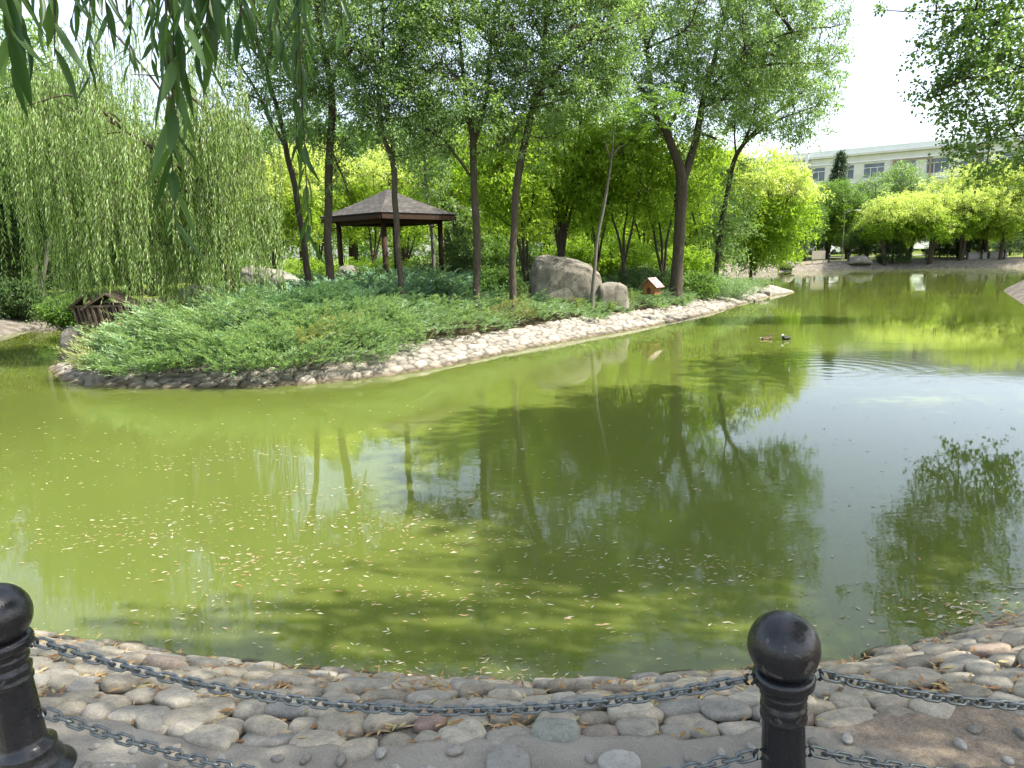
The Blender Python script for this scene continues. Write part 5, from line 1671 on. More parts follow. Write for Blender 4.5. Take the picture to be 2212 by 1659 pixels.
limbs = [px_skel([(494, 640, 44), (490, 560, 36), (488, 480, 32), (470, 400, 24), (430, 310, 17), (380, 240, 11), (330, 170, 6)], WY),
         px_skel([(489, 490, 24), (500, 420, 17), (515, 370, 11), (545, 330, 6)], WY, 0.6),
         px_skel([(480, 430, 18), (400, 370, 14), (300, 300, 10), (200, 240, 6)], WY, -0.9),
         px_skel([(486, 470, 18), (420, 420, 13), (330, 390, 9), (200, 350, 6), (110, 330, 4)], WY, 0.9),
         px_skel([(330, 640, 22), (316, 560, 18), (305, 480, 15), (270, 380, 11), (210, 280, 8), (150, 190, 5)], WY + 1.2, 0.4),
         px_skel([(283, 625, 17), (258, 570, 14), (232, 510, 12), (180, 430, 8), (110, 380, 5), (50, 360, 3)], WY + 0.6, -0.5),
         px_skel([(430, 310, 11), (440, 270, 8), (450, 240, 4)], WY, -0.8)]
wb = limbs[0][0]
t = thing('willow_tree', (wb[0], wb[1], land_z(wb[0], wb[1])), 'big weeping willow with curtains of hanging strands on the island\'s left side', 'tree')
mb = MB(); Sw = bake_skel(mb, limbs, land_z(wb[0], wb[1]))
wblobs = blob_px([(300, 230, 190, 95), (120, 300, 110, 90), (450, 270, 120, 80), (60, 400, 70, 70), (230, 350, 130, 90), (400, 390, 110, 90), (540, 330, 60, 55), (190, 95, 90, 80), (310, 75, 80, 60), (110, 170, 70, 70), (400, 120, 60, 60),  (430, 190, 70, 60), (70, 230, 60, 70),  (480, 470, 70, 60), (570, 400, 45, 50), (440, 250, 60, 50), (520, 250, 60, 40),  (310, 480, 110, 70), (150, 460, 90, 70)], WY, 1.0)
tips = in_blobs(rng, wblobs, 190, 0.5)
branches(rng, mb, Sw[Sw[:, 2] > 2.4], tips, 0.035, 36, sag=-0.15)
mb2 = MB()
strands(rng, mb2, mb, tips[:125], 10, 0.7, 3.4, 1.0, 0.125, 0.0185, 0.036, spread=0.11)
strands(rng, mb2, mb, tips[125:], 7, 0.5, 2.4, 1.3, 0.125, 0.0185, 0.036, spread=0.3)
mb.build('trunk', M['bark_dark'], t)
mb2.build('crown', M['willow'], t)

# ------------------------------------------------------------------ small plants in the juniper
def plant(px, py, Y, kind, size, label, seed):
    rng = np.random.default_rng(seed)
    b = P(px, py, Y); b[2] = min(b[2], land_z(b[0], b[1]) + 0.45)
    t = thing({'frond': 'frond_seedling', 'weed': 'weed', 'yucca': 'yucca'}[kind], tuple(b), label, 'plant')
    mb, ms = MB(), MB()
    if kind == 'frond':
        for k in range(9):
            a = 2 * PI * k / 9 + rng.uniform(-.3, .3)
            frond(mb, b + [0, 0, size * 0.25], (math.cos(a), math.sin(a), rng.uniform(0.35, 1.1)), size * rng.uniform(0.7, 1.15), 12, size * 0.22, size * 0.062, rng, 0.45)
        add_tube(ms, [b - [0, 0, 0.3], b + [0, 0, size * 0.4]], [0.012, 0.008], 5)
    elif kind == 'weed':
        for k in range(7):
            d = nrm(rng.normal(size=3) * [0.25, 0.25, 0] + [0, 0, 1]); h = size * rng.uniform(0.5, 1.1)
            o = b + rng.normal(size=3) * [0.10, 0.08, 0]
            add_tube(ms, [o - [0, 0, 0.25], o + d * h], [0.006, 0.003], 4)
            n = 22
            q = o + d * np.linspace(0.1, 1, n)[:, None] * h
            az = np.arange(n) * 2.4
            leaves(mb, q, np.stack([np.cos(az), np.sin(az), 0.5 + 0 * az], 1), np.array([0, 0, 1.0]) + runit(rng, n) * 0.5, 0.065 * (1.2 - np.linspace(0, .7, n)), 0.026)
    else:
        n = 34
        az = rng.uniform(0, 2 * PI, n); el = rng.uniform(0.2, 1.3, n)
        leaves(mb, np.tile(b, (n, 1)), np.stack([np.cos(az) * np.cos(el), np.sin(az) * np.cos(el), np.sin(el)], 1), runit(rng, n), size * rng.uniform(.7, 1.1, n), 0.03)
        add_tube(ms, [b - [0, 0, 0.3], b + [0, 0, 0.05]], [0.03, 0.03], 6)
    mb.build('leaf', M['weed'] if kind == 'weed' else (M['mid'] if kind == 'yucca' else M['ailanthus']), t)
    ms.build('stem', M['twig'], t)
for k, a in enumerate([(686, 690, 13.6, 'frond', 0.55, 'frondy seedling spreading over the juniper below the left gazebo corner'),
                       (866, 702, 13.6, 'frond', 0.42, 'frondy seedling in the juniper below the twin-stemmed tree'),
                       (838, 652, 15.2, 'frond', 0.42, 'dull frondy seedling left of the twin-stemmed tree foot'),
                       (952, 612, 18.5, 'frond', 0.55, 'bright frondy seedling in front of the right gazebo bench'),
                       (985, 650, 15.6, 'frond', 0.35, 'frondy seedling left of the V-forked tree foot'),
                       (1133, 655, 18.6, 'weed', 0.50, 'upright light-green weed left of the big boulder'),
                       (1192, 662, 18.8, 'frond', 0.30, 'small frondy seedling at the foot of the big boulder'),
                       (1249, 668, 18.2, 'weed', 0.28, 'light-green weed left of the slim pale sapling foot'),
                       (1100, 652, 18.0, 'weed', 0.30, 'short weed at the foot of the right-leaning tree'),
                       (1369, 645, 20.2, 'weed', 0.28, 'thin weed right of the small boulder'),
                       (520, 648, 14.0, 'weed', 0.36, 'weed standing out of the juniper in front of the willow trunk'),
                       (763, 604, 20.0, 'yucca', 0.60, 'spiky yucca right of the straight thick-barked tree'),
                       (610, 720, 12.9, 'weed', 0.42, 'pale weed standing out of the sunny middle of the juniper mound'),
                       (400, 700, 13.0, 'weed', 0.38, 'pale weed on the left shoulder of the juniper mound'),
                       (1010, 690, 15.2, 'weed', 0.30, 'low weed in the dry juniper above the paved bank'),
                       (930, 705, 14.4, 'frond', 0.30, 'small frondy seedling at the front edge of the juniper'),
                       (1320, 668, 19.0, 'weed', 0.26, 'short weed before the gap between the two boulders'),
                       (740, 668, 14.8, 'frond', 0.36, 'frondy seedling right of the biggest frondy seedling'),
                       (1420, 648, 20.8, 'frond', 0.28, 'small plant in front of the duck house')]):
    plant(*a, seed=500 + k)

# ------------------------------------------------------------------ far shore furniture
fb = [(95, 1225), (225, 1225), (360, 1222), (490, 1215), (755, 1208), (890, 1203), (1025, 1200), (1300, 1196), (1440, 1185), (1590, 1183), (1697, 1185), (1830, 1183), (1993, 1165)]
where = ['first far bollard from the left, below the golden-green drooping tree', 'second far bollard from the left, below the drooping tree', 'third far bollard from the left, right of the drooping tree', 'fourth far bollard from the left, before the dark low tree', 'far bollard just right of the beige board', 'far bollard left of the shore boulder', 'far bollard in front of the shore boulder', 'far bollard left of the forked golden trunk', 'far bollard at the foot of the forked golden trunk', 'far bollard midway between forked trunk and stone wall', 'leaning far bollard at the left end of the stone wall', 'far bollard in front of the stone wall', 'last far bollard on the right, past the stone wall']
for k, ((cx, cy), lab) in enumerate(zip(fb, where)):
    px, py = (2300 + cx * .4522) / 1.4755, (300 + cy * .4522) / 1.4755
    yw = np.interp(px, [1504, 1640, 1742, 1957, 2212], [G(*q)[1] for q in [(1504, 593), (1640, 588.5), (1742, 585), (1957, 580), (2212, 577)]])
    Yb = yw + 2.3
    x = P(px, py, Yb)[0]
    o = dup(bol, (x, Yb, far_z(x, Yb) - 0.03), label='black ' + lab, group='bollards along the far shore')
    o.rotation_quaternion = Vector((0, 0, 1)).rotation_difference(Vector((0.22 if 'leaning' in lab else 0.0, 0, 1)))
    o.scale = (1.25, 1.25, 1.25)
# board
x = P(1768, 555, 62)[0]; z = far_z(x, 62)
t = thing('notice_board', (x, 62, z), 'beige blank board on two posts by the far water', 'sign')
mb = MB(); box(mb, (x, 62, z + 0.85), (1.15, 0.05, 0.72)); mb.build('board', M['board'], t)
for s in (-1, 1):
    mb = MB(); box(mb, (x + s * 0.5, 62.05, z + 0.3), (0.07, 0.05, 0.9)); mb.build('post', M['grey_trim'], t)
x = P(1397, 553, 52)[0]
# lamp
x = P(1819, 556, 66)[0]; z = far_z(x, 66)
t = thing('street_lamp', (x, 66, z), 'thin grey street lamp with one short arm on the far lawn', 'lamp')
mb = MB(); add_tube(mb, [(x, 66, z - .1), (x, 66, z + 1.0), (x, 66, z + 4.3)], [0.05, 0.04, 0.032], 10); mb.build('pole', M['grey_trim'], t)
mb = MB(); add_tube(mb, [(x, 66, z + 4.25), (x + 0.5, 66, z + 4.4), (x + 0.9, 66, z + 4.45)], [0.03, 0.03, 0.03], 8); mb.build('arm', M['grey_trim'], t)
mb = MB(); U, Fi = ico(3); mb.add(U * [0.32, 0.12, 0.06] + [x + 1.1, 66, z + 4.46], Fi, 0, True); mb.build('lamp_head', M['white_paint'], t)
boulder([(1845, 566), (1852, 556), (1868, 551), (1882, 555), (1892, 566)], 566, 61.0, 1.6, 'boulder', 'pale boulder on the far shore below the dark low tree', M['rock_pale'], 31)
boulder([(1690, 572), (1698, 564), (1712, 563), (1722, 572)], 574, 60.0, 1.0, 'boulder', 'small dark boulder on the far shore left of the beige board', M['rock'], 33)
# low stone wall, with block
def wall(p0, p1, Y, h, label):
    a, b = P(p0, 560, Y), P(p1, 560, Y)
    z = far_z((a[0] + b[0]) / 2, Y)
    t = thing('stone_wall', ((a[0] + b[0]) / 2, Y, z), label, 'wall')
    mb = MB(); box(mb, ((a[0] + b[0]) / 2, Y, z + h / 2 - 0.1), (b[0] - a[0], 0.45, h + 0.2)); o = mb.build('block', M['concrete'], t)
    o.modifiers.new('bevel', 'BEVEL').width = 0.04
    mb = MB(); box(mb, ((a[0] + b[0]) / 2, Y, z + h + 0.05), (b[0] - a[0] + .1, 0.55, 0.08)); o = mb.build('coping', M['rock_pale'], t)
    o.modifiers.new('bevel', 'BEVEL').width = 0.02
wall(2088, 2128, 61.5, 0.50, 'long low grey stone wall on the far bank under the golden trees')
wall(2134, 2172, 62.5, 0.50, 'short low pale stone wall right of the long one on the far bank')
# brick-topped pillar on the island's far end
c = P(1528, 588, 31.0); z = land_z(c[0], 31.0)
t = thing('stone_pillar', (c[0], 31.0, z), 'short pale pillar with a brick band behind the island trees', 'pillar')
for zz0, hh, m, wv in ((z - 0.1, 0.55, 'concrete', 0.30), (z + 0.45, 0.14, 'orange_pipe', 0.31), (z + 0.59, 0.12, 'plaster2', 0.34)):
    mb = MB(); box(mb, (c[0], 31.0, zz0 + hh / 2), (wv, wv, hh - 0.004)); mb.build({'concrete': 'base', 'orange_pipe': 'brick_band', 'plaster2': 'cap'}[m], M[m], t)
# far path strip
a, b = P(1700, 552, 70), P(2010, 552, 70)
q = np.linspace(a[0], b[0], 30)
mb = MB()
V = np.vstack([[(x, 69.4, far_z(x, 69.4) + 0.12) for x in q], [(x, 71.2, far_z(x, 71.2) + 0.12) for x in q]])
mb.add(V, np.array([[k, k + 1, 31 + k, 30 + k] for k in range(29)]), 0, True)
structure(mb.build('far_path', M['concrete']))

# vehicles behind the trees
def car(px, Y, paint, label, van=False, yaw=0.0):
    x = P(px, 540, Y)[0]; z = far_z(x, Y)
    c = np.array([x, Y, z])
    t = thing('parked_van' if van else 'parked_car', tuple(c), label, 'van' if van else 'car', 'vehicles parked beyond the far lawn')
    R = rotz(yaw)
    if van:
        prof = [(-2.3, .35), (-2.35, 1.0), (-2.25, 1.95), (-2.05, 2.1), (1.2, 2.1), (1.75, 1.45), (2.3, 1.15), (2.4, .7), (2.35, .35)]
        win = [[(-2.05, 1.25), (-2.0, 1.85), (-0.9, 1.85), (-0.9, 1.25)], [(-0.8, 1.25), (-0.8, 1.85), (0.3, 1.85), (0.3, 1.25)], [(0.42, 1.25), (0.42, 1.85), (1.15, 1.85), (1.6, 1.25)]]
    else:
        prof = [(-2.15, .3), (-2.2, .85), (-1.95, 1.0), (-1.4, 1.4), (0.3, 1.45), (1.0, 1.02), (2.0, .85), (2.15, .6), (2.1, .3)]
        win = [[(-1.65, 1.0), (-1.3, 1.33), (-0.5, 1.36), (-0.5, 1.0)], [(-0.42, 1.0), (-0.42, 1.36), (0.22, 1.37), (0.8, 1.02)]]
    n = len(prof)
    Vb = np.array([(p[0], -0.88, p[1]) for p in prof] + [(p[0], 0.88, p[1]) for p in prof])
    mb = MB(); mb.add(Vb @ R.T + c, [list(range(n)), list(range(2 * n - 1, n - 1, -1))] + [[i, i + n, (i + 1) % n + n, (i + 1) % n] for i in range(n)])
    o = mb.build('body', M[paint], t); m_ = o.modifiers.new('bevel', 'BEVEL'); m_.width = 0.07; m_.segments = 3
    for wv in win:
        for s in (-1, 1):
            mb = MB(); k = len(wv)
            Vw = np.array([(p[0], s * 0.885, p[1]) for p in wv] + [(p[0], s * 0.86, p[1]) for p in wv])
            mb.add(Vw @ R.T + c, [list(range(k)), list(range(2 * k - 1, k - 1, -1))] + [[i, i + k, (i + 1) % k + k, (i + 1) % k] for i in range(k)])
            mb.build('window', M['glass'], t)
    for wx in (-1.35, 1.35):
        for s in (-1, 1):
            mb = MB(); lathe(mb, [(0, -.1), (.26, -.1), (.32, -.06), (.32, .06), (.26, .1), (0, .1)], 20, (0, 0, 0), 0, np.array([[1, 0, 0], [0, 0, 1], [0, 1, 0]]))
            W_ = MB(); W_.add((mb.V[0] + [wx, s * 0.82, 0.32]) @ R.T + c, mb.F[0], 0, True)
            W_.build('wheel', M['rubber'], t)
car(1982, 84, 'white_paint', 'white van parked beyond the lawn behind the forked golden trunk', True, 0.1)
car(1768, 82, 'white_paint', 'white car parked beyond the lawn behind the beige board', False, 0.1)
car(1812, 83, 'red_paint', 'red car parked beyond the lawn behind the street lamp', False, 0.1)
car(1865, 83, 'silver_paint', 'silver car parked beyond the lawn left of the dark conifer', False, 0.1)
car(1905, 84, 'dark_paint', 'dark car parked beyond the lawn by the leftmost golden tree', False, 0.1)

# peninsula already part of the bank outline

# ------------------------------------------------------------------ the building
A = P(1690, 335, 107.0); Bq = P(2060, 300, 94.6)
ztop = (A[2] + Bq[2]) / 2
fd = nrm(np.array([Bq[0] - A[0], Bq[1] - A[1], 0])); fn = np.array([fd[1], -fd[0], 0])
if fn @ (EYE - A) < 0: fn = -fn
O = A - fd * 14.0; O[2] = 1.4
LEN = 62.0
t = thing('building', (O[0], O[1], O[2]), 'long cream building with a flat roof behind the far trees', 'building')
RB = np.stack([fd, -fn, [0, 0, 1]], 1)
HT = ztop - 1.4
def bbox(mb, u0, u1, d0, d1, z0, z1):
    """u along the front, d inwards from the front face"""
    c = O + fd * (u0 + u1) / 2 - fn * (d0 + d1) / 2 + np.array([0, 0, (z0 + z1) / 2])
    box(mb, c, (u1 - u0, d1 - d0, z1 - z0), RB)
def u_of(px, py=360):
    d = ray(px, py); n2 = np.array([fn[0], fn[1], 0])
    s = ((O - EYE) @ n2) / (d @ n2)
    return float((EYE + d * s - O) @ fd)
FL = 3.7
w3t = HT - 2.15; w3b = w3t - 1.95
# front wall in horizontal bands, so the windows sit in real openings
wins = [1738, 1762, 1800, 1824, 1851, 1884, 1938, 1990, 2040, 2082]
wc = [(u_of(px - 11), u_of(px + 11)) for px in wins]
us = []
u0a = u_of(1755)
pitchw = 3.75
cw = [u_of(1888) + pitchw * k for k in range(-10, 9)]
cw = [u for u in cw if 2 < u < LEN - 2]
mb = MB()
bands = []
for f in range(4):
    zt = w3t - FL * f; zb_ = w3b - FL * f
    bands.append((zb_, zt))
bands = [b for b in bands if b[0] > 0.2]
zc = HT - 1.0
for zb_, zt in bands:
    bbox(mb, 0, LEN, 0, 0.3, zt, zc)
    prev = 0.0
    for u in cw:
        bbox(mb, prev, u - 1.3, 0, 0.3, zb_, zt)
        prev = u + 1.3
    bbox(mb, prev, LEN, 0, 0.3, zb_, zt)
    zc = zb_
bbox(mb, 0, LEN, 0, 0.3, 0, zc)
bbox(mb, 0, LEN, 0.3, 14, 0, HT - 1.0)
mb.build('wall', M['plaster'], t)
mb = MB(); bbox(mb, -0.3, LEN + .3, -0.35, 14.3, HT - 1.0, HT - 0.72); mb.build('cornice', M['plaster'], t)
mb = MB(); bbox(mb, -0.3, LEN + .3, -0.15, 14.3, HT - 0.717, HT); mb.build('parapet', M['plaster2'], t)
mb = MB(); bbox(mb, -0.1, LEN + .1, -0.12, 0.0, w3t + 0.22, w3t + 0.36); mb.build('string_course', M['plaster2'], t)
for f, (zb_, zt) in enumerate(bands):
    mb = MB(); bbox(mb, 0, LEN, -0.10, -0.003, zb_ - 0.55, zb_ - 0.40); mb.build('string_course', M['plaster2'], t)
    for k, u in enumerate(cw):
        fr = MB()
        for a_, b_, c_, d_ in ((u - 1.295, u - 1.22, zb_ + .003, zt - .003), (u + 1.22, u + 1.295, zb_ + .003, zt - .003), (u - 1.217, u + 1.217, zb_ + .003, zb_ + 0.08), (u - 1.217, u + 1.217, zt - 0.08, zt - .003), (u - 1.217, u + 1.217, zt - 0.62, zt - 0.55), (u - 0.45, u - 0.38, zb_ + .083, zt - .623), (u + 0.38, u + 0.45, zb_ + .083, zt - .623)):
            bbox(fr, a_, b_, 0.10, 0.18, c_, d_)
        w_ = fr.build('window', M['white_paint'], t)
        g_ = MB(); bbox(g_, u - 1.25, u + 1.25, 0.19, 0.22, zb_ + 0.01, zt - 0.01); g_.build('pane', M['glass'], w_)
for px in (1738, 1931, 2010, 2110):
    u = u_of(px)
    mb = MB(); bbox(mb, u - 0.13, u + 0.13, -0.22, -0.104, 0, w3t + 0.20); mb.build('orange_pilaster', M['orange_pipe'], t)
mb = MB(); bbox(mb, u_of(1931) + .133, u_of(2010) - .133, -0.20, -0.105, w3t + 0.02, w3t + 0.20); mb.build('orange_beam', M['orange_pipe'], t)
for px in (1893, 1945, 1997, 2062):
    u = u_of(px); mb = MB(); bbox(mb, u - 0.42, u + 0.42, -0.45, -0.104, w3b - 1.35, w3b - 0.75); mb.build('air_conditioner', M['white_paint'], t)
u = u_of(1744); mb = MB(); bbox(mb, u - 0.2, u + 0.2, -0.5, -0.36, w3b + 0.9, HT - 0.2); mb.build('downpipe', M['white_paint'], t)

# ------------------------------------------------------------------ far wood closing the gaps
rng = np.random.default_rng(77)
mb = MB()
n = 2600
px = rng.uniform(-700, 1560, n); Y = rng.uniform(58, 72, n)
x = P(1106, 560, 60)[0] + (px - 1106) / F * Y
hgt = (5.6 + 1.2 * np.sin(px * 0.021) + 0.9 * np.sin(px * 0.051 + 2)) 
C = np.stack([x, Y, 1.2 + hgt * rng.uniform(0.02, 1, n)], 1)
clump_leaves(rng, mb, C, 0.9, 6, 6, 0.34, 0.16, 0.3, 0.1)
n = 1300
Yl = rng.uniform(8, 46, n); xl = -17.5 - rng.uniform(0, 9, n) - np.maximum(0, Yl - 24) * 0.25
C = np.stack([xl, Yl, 0.8 + 5.5 * rng.uniform(0.02, 1, n)], 1)
clump_leaves(rng, mb, C, 0.7, 6, 6, 0.22, 0.10, 0.3, 0.1)
n = 1500
pr = rng.uniform(1560, 2700, n); Yr = rng.uniform(88, 96, n)
C = np.stack([(pr - 1106) / F * Yr, Yr, 1.4 + rng.uniform(0.02, 1, n) * 4.0], 1)
clump_leaves(rng, mb, C, 0.9, 6, 6, 0.34, 0.16, 0.3, 0.1)
stuff(mb.build('far_wood', M['mid']), 'distant green woodland closing the view behind the pond', 'woodland')

# ------------------------------------------------------------------ poplars on the right bank
def limb(pts, r0, r1):
    pts = np.array(pts, float)
    return np.hstack([pts, np.linspace(r0, r1, len(pts))[:, None]])
rng = np.random.default_rng(60)
PY = 18.5
pb = np.array([17.6, 17.2, 0.55])
t = thing('poplar_tree', tuple(pb), 'poplar reaching in from the right edge with glossy round leaves', 'tree')
mb = MB()
e1, e2, e3, e4 = P(2080, 60, PY), P(2090, 170, PY - .6), P(2140, 300, PY), P(1975, 25, PY)
limbs = [limb([pb - [0, 0, .2], pb + [0.05, 0, 2], pb + [-0.1, 0.1, 5], pb + [0, 0, 9], pb + [0.1, 0.1, 11.5]], 0.22, 0.03),
         limb([pb + [0, 0, 4.6], pb + [-1.2, .6, 6.0], (e1 + pb + [0, 0, 7]) / 2, e1], 0.07, 0.015),
         limb([pb + [0, 0, 3.8], pb + [-1.1, .6, 4.6], (e2 + pb + [0, 0, 5.6]) / 2, e2], 0.06, 0.015),
         limb([pb + [0, 0, 2.8], pb + [-1, .6, 3.4], (e3 + pb + [0, 0, 4.2]) / 2, e3], 0.06, 0.015),
         limb([(e1 + pb + [0, 0, 7]) / 2, (e1 + e4) / 2 + [0.3, 0, 0.2], e4], 0.025, 0.006)]
S = bake_skel(mb, limbs, 0.5)
inb = blob_px([(2130, 50, 95, 95), (2115, 170, 90, 75), (2060, 110, 70, 70), (2140, 260, 90, 65), (2180, 340, 70, 50), (2090, 330, 40, 22), (2010, 190, 40, 22),
               (2215, 120, 90, 120), (2050, 215, 55, 25), (2085, 290, 45, 18), (2060, 20, 50, 40), (2230, 280, 60, 100), (2120, -60, 100, 60)], PY, 1.0)
C1 = in_blobs(rng, inb, 430, 1.15)
C1b = np.array([P(1895 + 4 * k, 12 + 8 * rng.uniform(), PY) for k in range(4)] + [P(1965, 22, PY), P(1980, 15, PY), P(2010, 30, PY)])
C2 = in_blobs(rng, [(17.5, 17.2, 6.5, 2.4, 2.4, 2.6), (17.2, 17.2, 9.6, 2.2, 2.2, 2.0)], 260, 0.9)
branches(rng, mb, S[S[:, 2] > 2], np.vstack([C1, C1b, C2]), 0.04, 50)
mb.build('trunk', M['bark'], t)
mb = MB()
clump_leaves(rng, mb, C1, 0.42, 5, 7, 0.100, 0.084, 0.3, 0.1)
clump_leaves(rng, mb, C1b, 0.16, 4, 4, 0.090, 0.075, 0.3, 0.1)
clump_leaves(rng, mb, C2, 0.42, 6, 7, 0.10, 0.085, 0.3, 0.1)
mb.build('crown', M['poplar'], t)

# nearer poplar beside the path: stands out of the picture, shades the near water
rng = np.random.default_rng(62)
pb = np.array([9.6, 5.6, 0.45])
t = thing('poplar_tree', tuple(pb), 'nearest poplar, just out of the picture on the right, shading the near water', 'tree')
mb = MB()
S = bake_skel(mb, [limb([pb - [0, 0, .2], pb + [0.05, 0, 2], pb + [-0.1, 0.1, 5], pb + [0, 0, 8.5], pb + [0.1, 0.1, 11]], 0.20, 0.03)], 0.45)
upb = [(6.6, 4.6, 6.4, 1.5, 1.3, 1.3), (8.2, 7.2, 8.8, 1.8, 1.8, 1.8), (7.2, 6.0, 7.2, 1.9, 2.0, 2.0), (7.4, 5.2, 8.8, 1.8, 2.0, 1.5), (6.4, 3.6, 7.4, 0.9, 0.9, 0.8), (8.9, 5.4, 8.3, 2.6, 2.6, 2.2), (8.8, 5.0, 10.2, 2.0, 2.3, 1.5), (9.8, 5.2, 6.0, 2.6, 2.4, 2.0), (9.6, 5.2, 11.6, 1.5, 1.6, 1.0), (7.4, 4.2, 8.0, 1.6, 2.0, 1.3)]
C2 = in_blobs(rng, upb, 1500, 0.9)
x_, y_, z_ = project(C2)
C2 = C2[~((z_ > 0) & (x_ > -100) & (x_ < 2260) & (y_ > -60) & (y_ < 1700))]
branches(rng, mb, S[S[:, 2] > 2], C2[:300], 0.04, 50)
mb.build('trunk', M['bark'], t)
mb = MB()
clump_leaves(rng, mb, C2, 0.42, 7, 9, 0.10, 0.085, 0.3, 0.1)
mb.build('crown', M['poplar'], t)

# a second poplar on the same bank, unseen, added to shade the water
rng = np.random.default_rng(61)
pb = np.array([13.0, 9.2, 0.5])
t = thing('poplar_tree', tuple(pb), 'second poplar added unseen past the right edge, shading the mid-right water', 'tree')
mb = MB()
S = bake_skel(mb, [limb([pb - [0, 0, .2], pb + [0, 0.1, 3], pb + [-.1, 0, 7], pb + [0, 0, 10.8]], 0.2, 0.03)], 0.5)
C2 = in_blobs(rng, [(12.2, 9.6, 6.0, 2.4, 2.6, 2.4), (11.8, 9.2, 8.6, 2.4, 2.8, 2.0), (13, 9.2, 10.8, 1.9, 2.0, 1.4), (14, 10, 8, 2, 2, 3)], 720, 0.8)
branches(rng, mb, S[S[:, 2] > 2], C2[:300], 0.05, 40)
mb.build('trunk', M['bark'], t)
mb = MB()
clump_leaves(rng, mb, C2, 0.42, 7, 9, 0.10, 0.085, 0.3, 0.1)
mb.build('crown', M['poplar'], t)

# ------------------------------------------------------------------ willow over the camera
rng = np.random.default_rng(70)
nb0 = np.array([4.1, -1.3, PATH_Z])
t = thing('willow_tree', tuple(nb0), 'near willow whose long narrow leaves hang into the top left of the picture', 'tree')
mb, mb2 = MB(), MB()
limbs = [limb([nb0 - [0, 0, .2], nb0 + [0, 0.1, 1.6], nb0 + [-.2, 0.2, 3.4], nb0 + [-0.5, 0.5, 5.2], nb0 + [-0.6, 0.8, 6.8]], 0.24, 0.07),
         limb([nb0 + [-.1, .1, 2.9], (2.6, -0.6, 4.3), (1.2, 0.3, 4.2), (0.1, 0.9, 3.75), (-0.5, 1.3, 3.35), (-1.3, 1.5, 3.1)], 0.10, 0.016),
         limb([nb0 + [-.2, .2, 3.6], (3.8, 0.9, 5.4), (3.6, 2.0, 6.2), (3.5, 2.8, 6.4)], 0.10, 0.02),
         limb([nb0 + [-.2, .2, 3.9], (5.4, 0.2, 5.6), (6.4, 1.2, 6.2)], 0.09, 0.02),
         limb([nb0 + [-.3, .3, 4.4], (3.0, -0.6, 6.3), (2.3, 0.0, 7.0), (2.0, 0.4, 7.2)], 0.08, 0.02),
         limb([nb0 + [-.1, .1, 3.3], (4.6, -2.6, 5.2), (5.0, -3.6, 5.8)], 0.09, 0.02)]
S = bake_skel(mb, limbs, PATH_Z)
wb_ = [(3.4, 1.4, 6.0, 1.2, 1.0, 0.8), (2.7, 0.9, 6.1, 1.2, 0.9, 0.8), (3.0, 1.7, 5.6, 0.8, 0.6, 0.5), (3.9, 0.2, 5.8, 1.2, 1.0, 0.8), (4.6, 1.6, 5.6, 1.2, 1.2, 0.8), (5.6, 3.6, 6.0, 1.2, 1.0, 0.8), (5.2, 2.5, 6.0, 1.0, 1.0, 0.8), (3.2, 0.8, 6.3, 2.2, 1.9, 1.2), (4.8, 0.6, 6.2, 1.8, 1.8, 1.2), (3.4, 2.2, 6.3, 1.2, 1.2, 0.8), (2.6, -0.8, 6.4, 1.3, 1.3, 1.0), (4.3, -1.6, 6.8, 2.0, 1.8, 1.2), (5.6, 1.6, 6.0, 1.3, 1.3, 0.9), (3.9, 2.7, 6.2, 1.3, 1.0, 0.8)]
tips = in_blobs(rng, wb_, 300, 0.8)
branches(rng, mb, S[S[:, 2] > 3], tips, 0.04, 40, sag=-0.15)
free = lambda p: ~inframe(p, 60)
strands(rng, mb2, mb, tips, 7, 0.7, 2.2, 2.7, 0.13, 0.024, 0.040, spread=0.17, keep=free)
# the twigs that hang into the picture: (x top, x low, y low, distance, leaf length, leaf step)
big = []
hang = [(2, 30, 200, 1.15, .105, .030), (30, 22, 110, 1.0, .12, .030), (58, 52, 125, 1.2, .105, .034), (108, 118, 165, 1.05, .125, .05), (190, 194, 245, 1.6, .085, .030), (232, 236, 110, 1.5, .10, .034), (262, 280, 190, 1.7, .085, .030), (320, 328, 185, 1.7, .085, .026), (300, 345, 130, 1.9, .075, .026),
        (366, 380, 505, 1.12, .115, .036), (392, 372, 330, 1.1, .12, .034), (350, 362, 170, 1.25, .11, .034), (425, 436, 175, 1.1, .125, .030), (455, 446, 120, 1.25, .11, .03), (482, 482, 190, 1.6, .085, .030), (520, 516, 140, 1.55, .085, .028), (548, 560, 200, 1.8, .085, .03), (575, 571, 300, 1.75, .085, .034), (605, 607, 190, 1.6, .09, .026), (628, 640, 330, 1.5, .09, .024), (640, 668, 520, 1.45, .09, .028), (655, 660, 210, 1.6, .08, .024), (700, 702, 60, 1.7, .08, .03), (735, 738, 95, 1.6, .085, .04), (410, 400, 90, 1.0, .12, .03), (80, 92, 70, 1.3, .1, .03), (150, 155, 60, 1.5, .09, .035), (590, 596, 90, 1.4, .09, .026), (500, 520, 60, 1.3, .1, .03)]
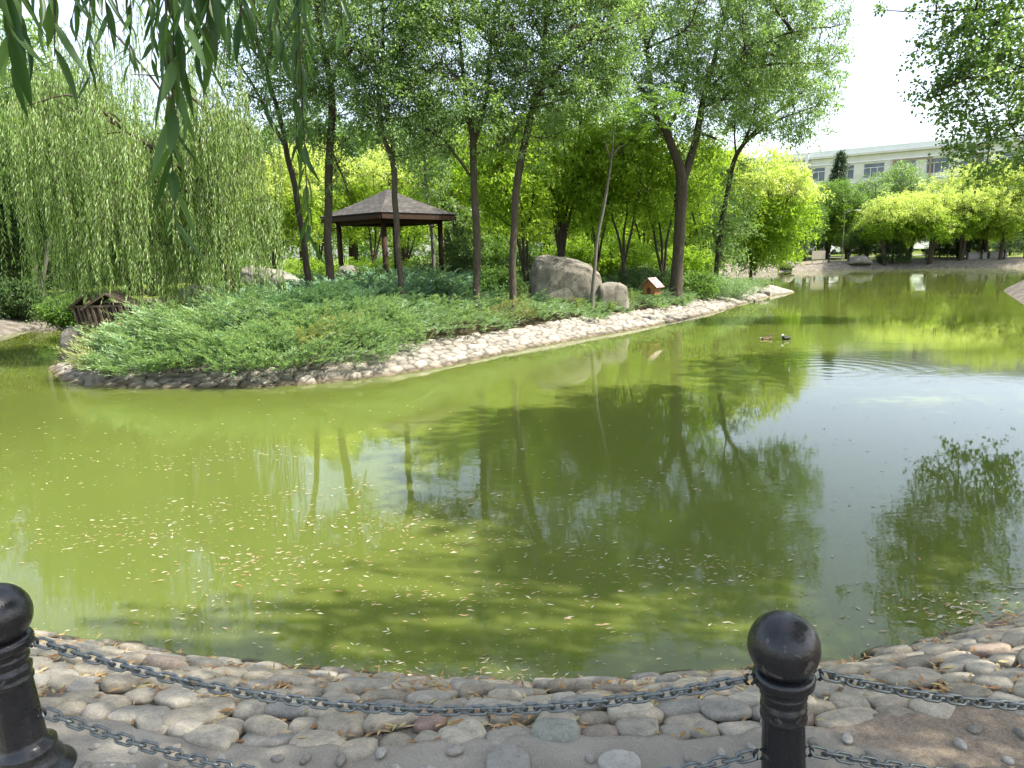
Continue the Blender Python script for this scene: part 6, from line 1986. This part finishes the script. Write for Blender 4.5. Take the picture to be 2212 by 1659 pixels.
def big_leaf(b, d, nrmv, ln, w_):
    d = nrm(d); s = nrm(np.cross(d, nrmv)); u = np.cross(s, d)
    tt = np.linspace(0, 1, 9)
    wprof = np.sin(PI * np.clip(tt * 0.98 + 0.015, 0, 1) ** 0.72) ** 0.9
    bend = rng.uniform(-0.45, 0.35); sb = rng.uniform(-0.22, 0.22)
    cen = b + d * (ln * tt)[:, None] + u * (bend * ln * tt ** 2)[:, None] + s * (sb * ln * tt ** 2)[:, None]
    e = s * (w_ / 2 * wprof)[:, None]
    lift = u * (0.22 * w_ * wprof)[:, None]
    V = np.concatenate([cen - e + lift, cen, cen + e + lift])
    Fq = [[i, i + 1, 10 + i, 9 + i] for i in range(8)] + [[9 + i, 10 + i, 19 + i, 18 + i] for i in range(8)]
    mb2.add(V, np.array(Fq), 0, True)
for (xt, xl, yl, Yh, ll, st) in hang:
    yl, ll = (yl if yl > 300 else yl * 0.74), ll * 0.88
    rng2 = np.random.default_rng(int(xt * 7 + yl))
    a = P(xt, -260, Yh); b = P(xl, yl, Yh)
    m1 = (a * 0.6 + b * 0.4) + [rng.uniform(-.02, .02), rng.uniform(-.02, .02), 0]
    anchor = S[np.argmin(np.linalg.norm(S - (a + [0, 0, .4]), axis=1) + 3 * (S[:, 2] < a[2] + .2))]
    tw = spline([anchor, (anchor * 0.35 + a * 0.65) + [0, 0, 0.10], a, m1, b], 8)
    add_tube(mb, tw, np.linspace(0.0035, 0.0009, len(tw)), 5)
    hang_part = tw[16:]
    s = np.concatenate([[0], np.cumsum(np.linalg.norm(np.diff(hang_part, axis=0), axis=1))])
    q = np.arange(0.01, s[-1], st * 0.68)
    for k, qq in enumerate(q):
        p = np.array([np.interp(qq, s, hang_part[:, m]) for m in range(3)])
        az = k * 2.3 + rng2.uniform(-.5, .5)
        d = np.array([math.cos(az) * 0.38, math.sin(az) * 0.38, -1.0 + rng2.uniform(-.3, .3)])
        f = qq / s[-1]
        big_leaf(p, d, np.array([math.cos(az), math.sin(az), 0.6]) + rng2.normal(size=3) * 0.35, ll * rng2.uniform(0.75, 1.35) * (1.0 - 0.3 * f), ll * 0.150 * rng2.uniform(.75, 1.15))
mb.build('trunk', M['bark'], t)
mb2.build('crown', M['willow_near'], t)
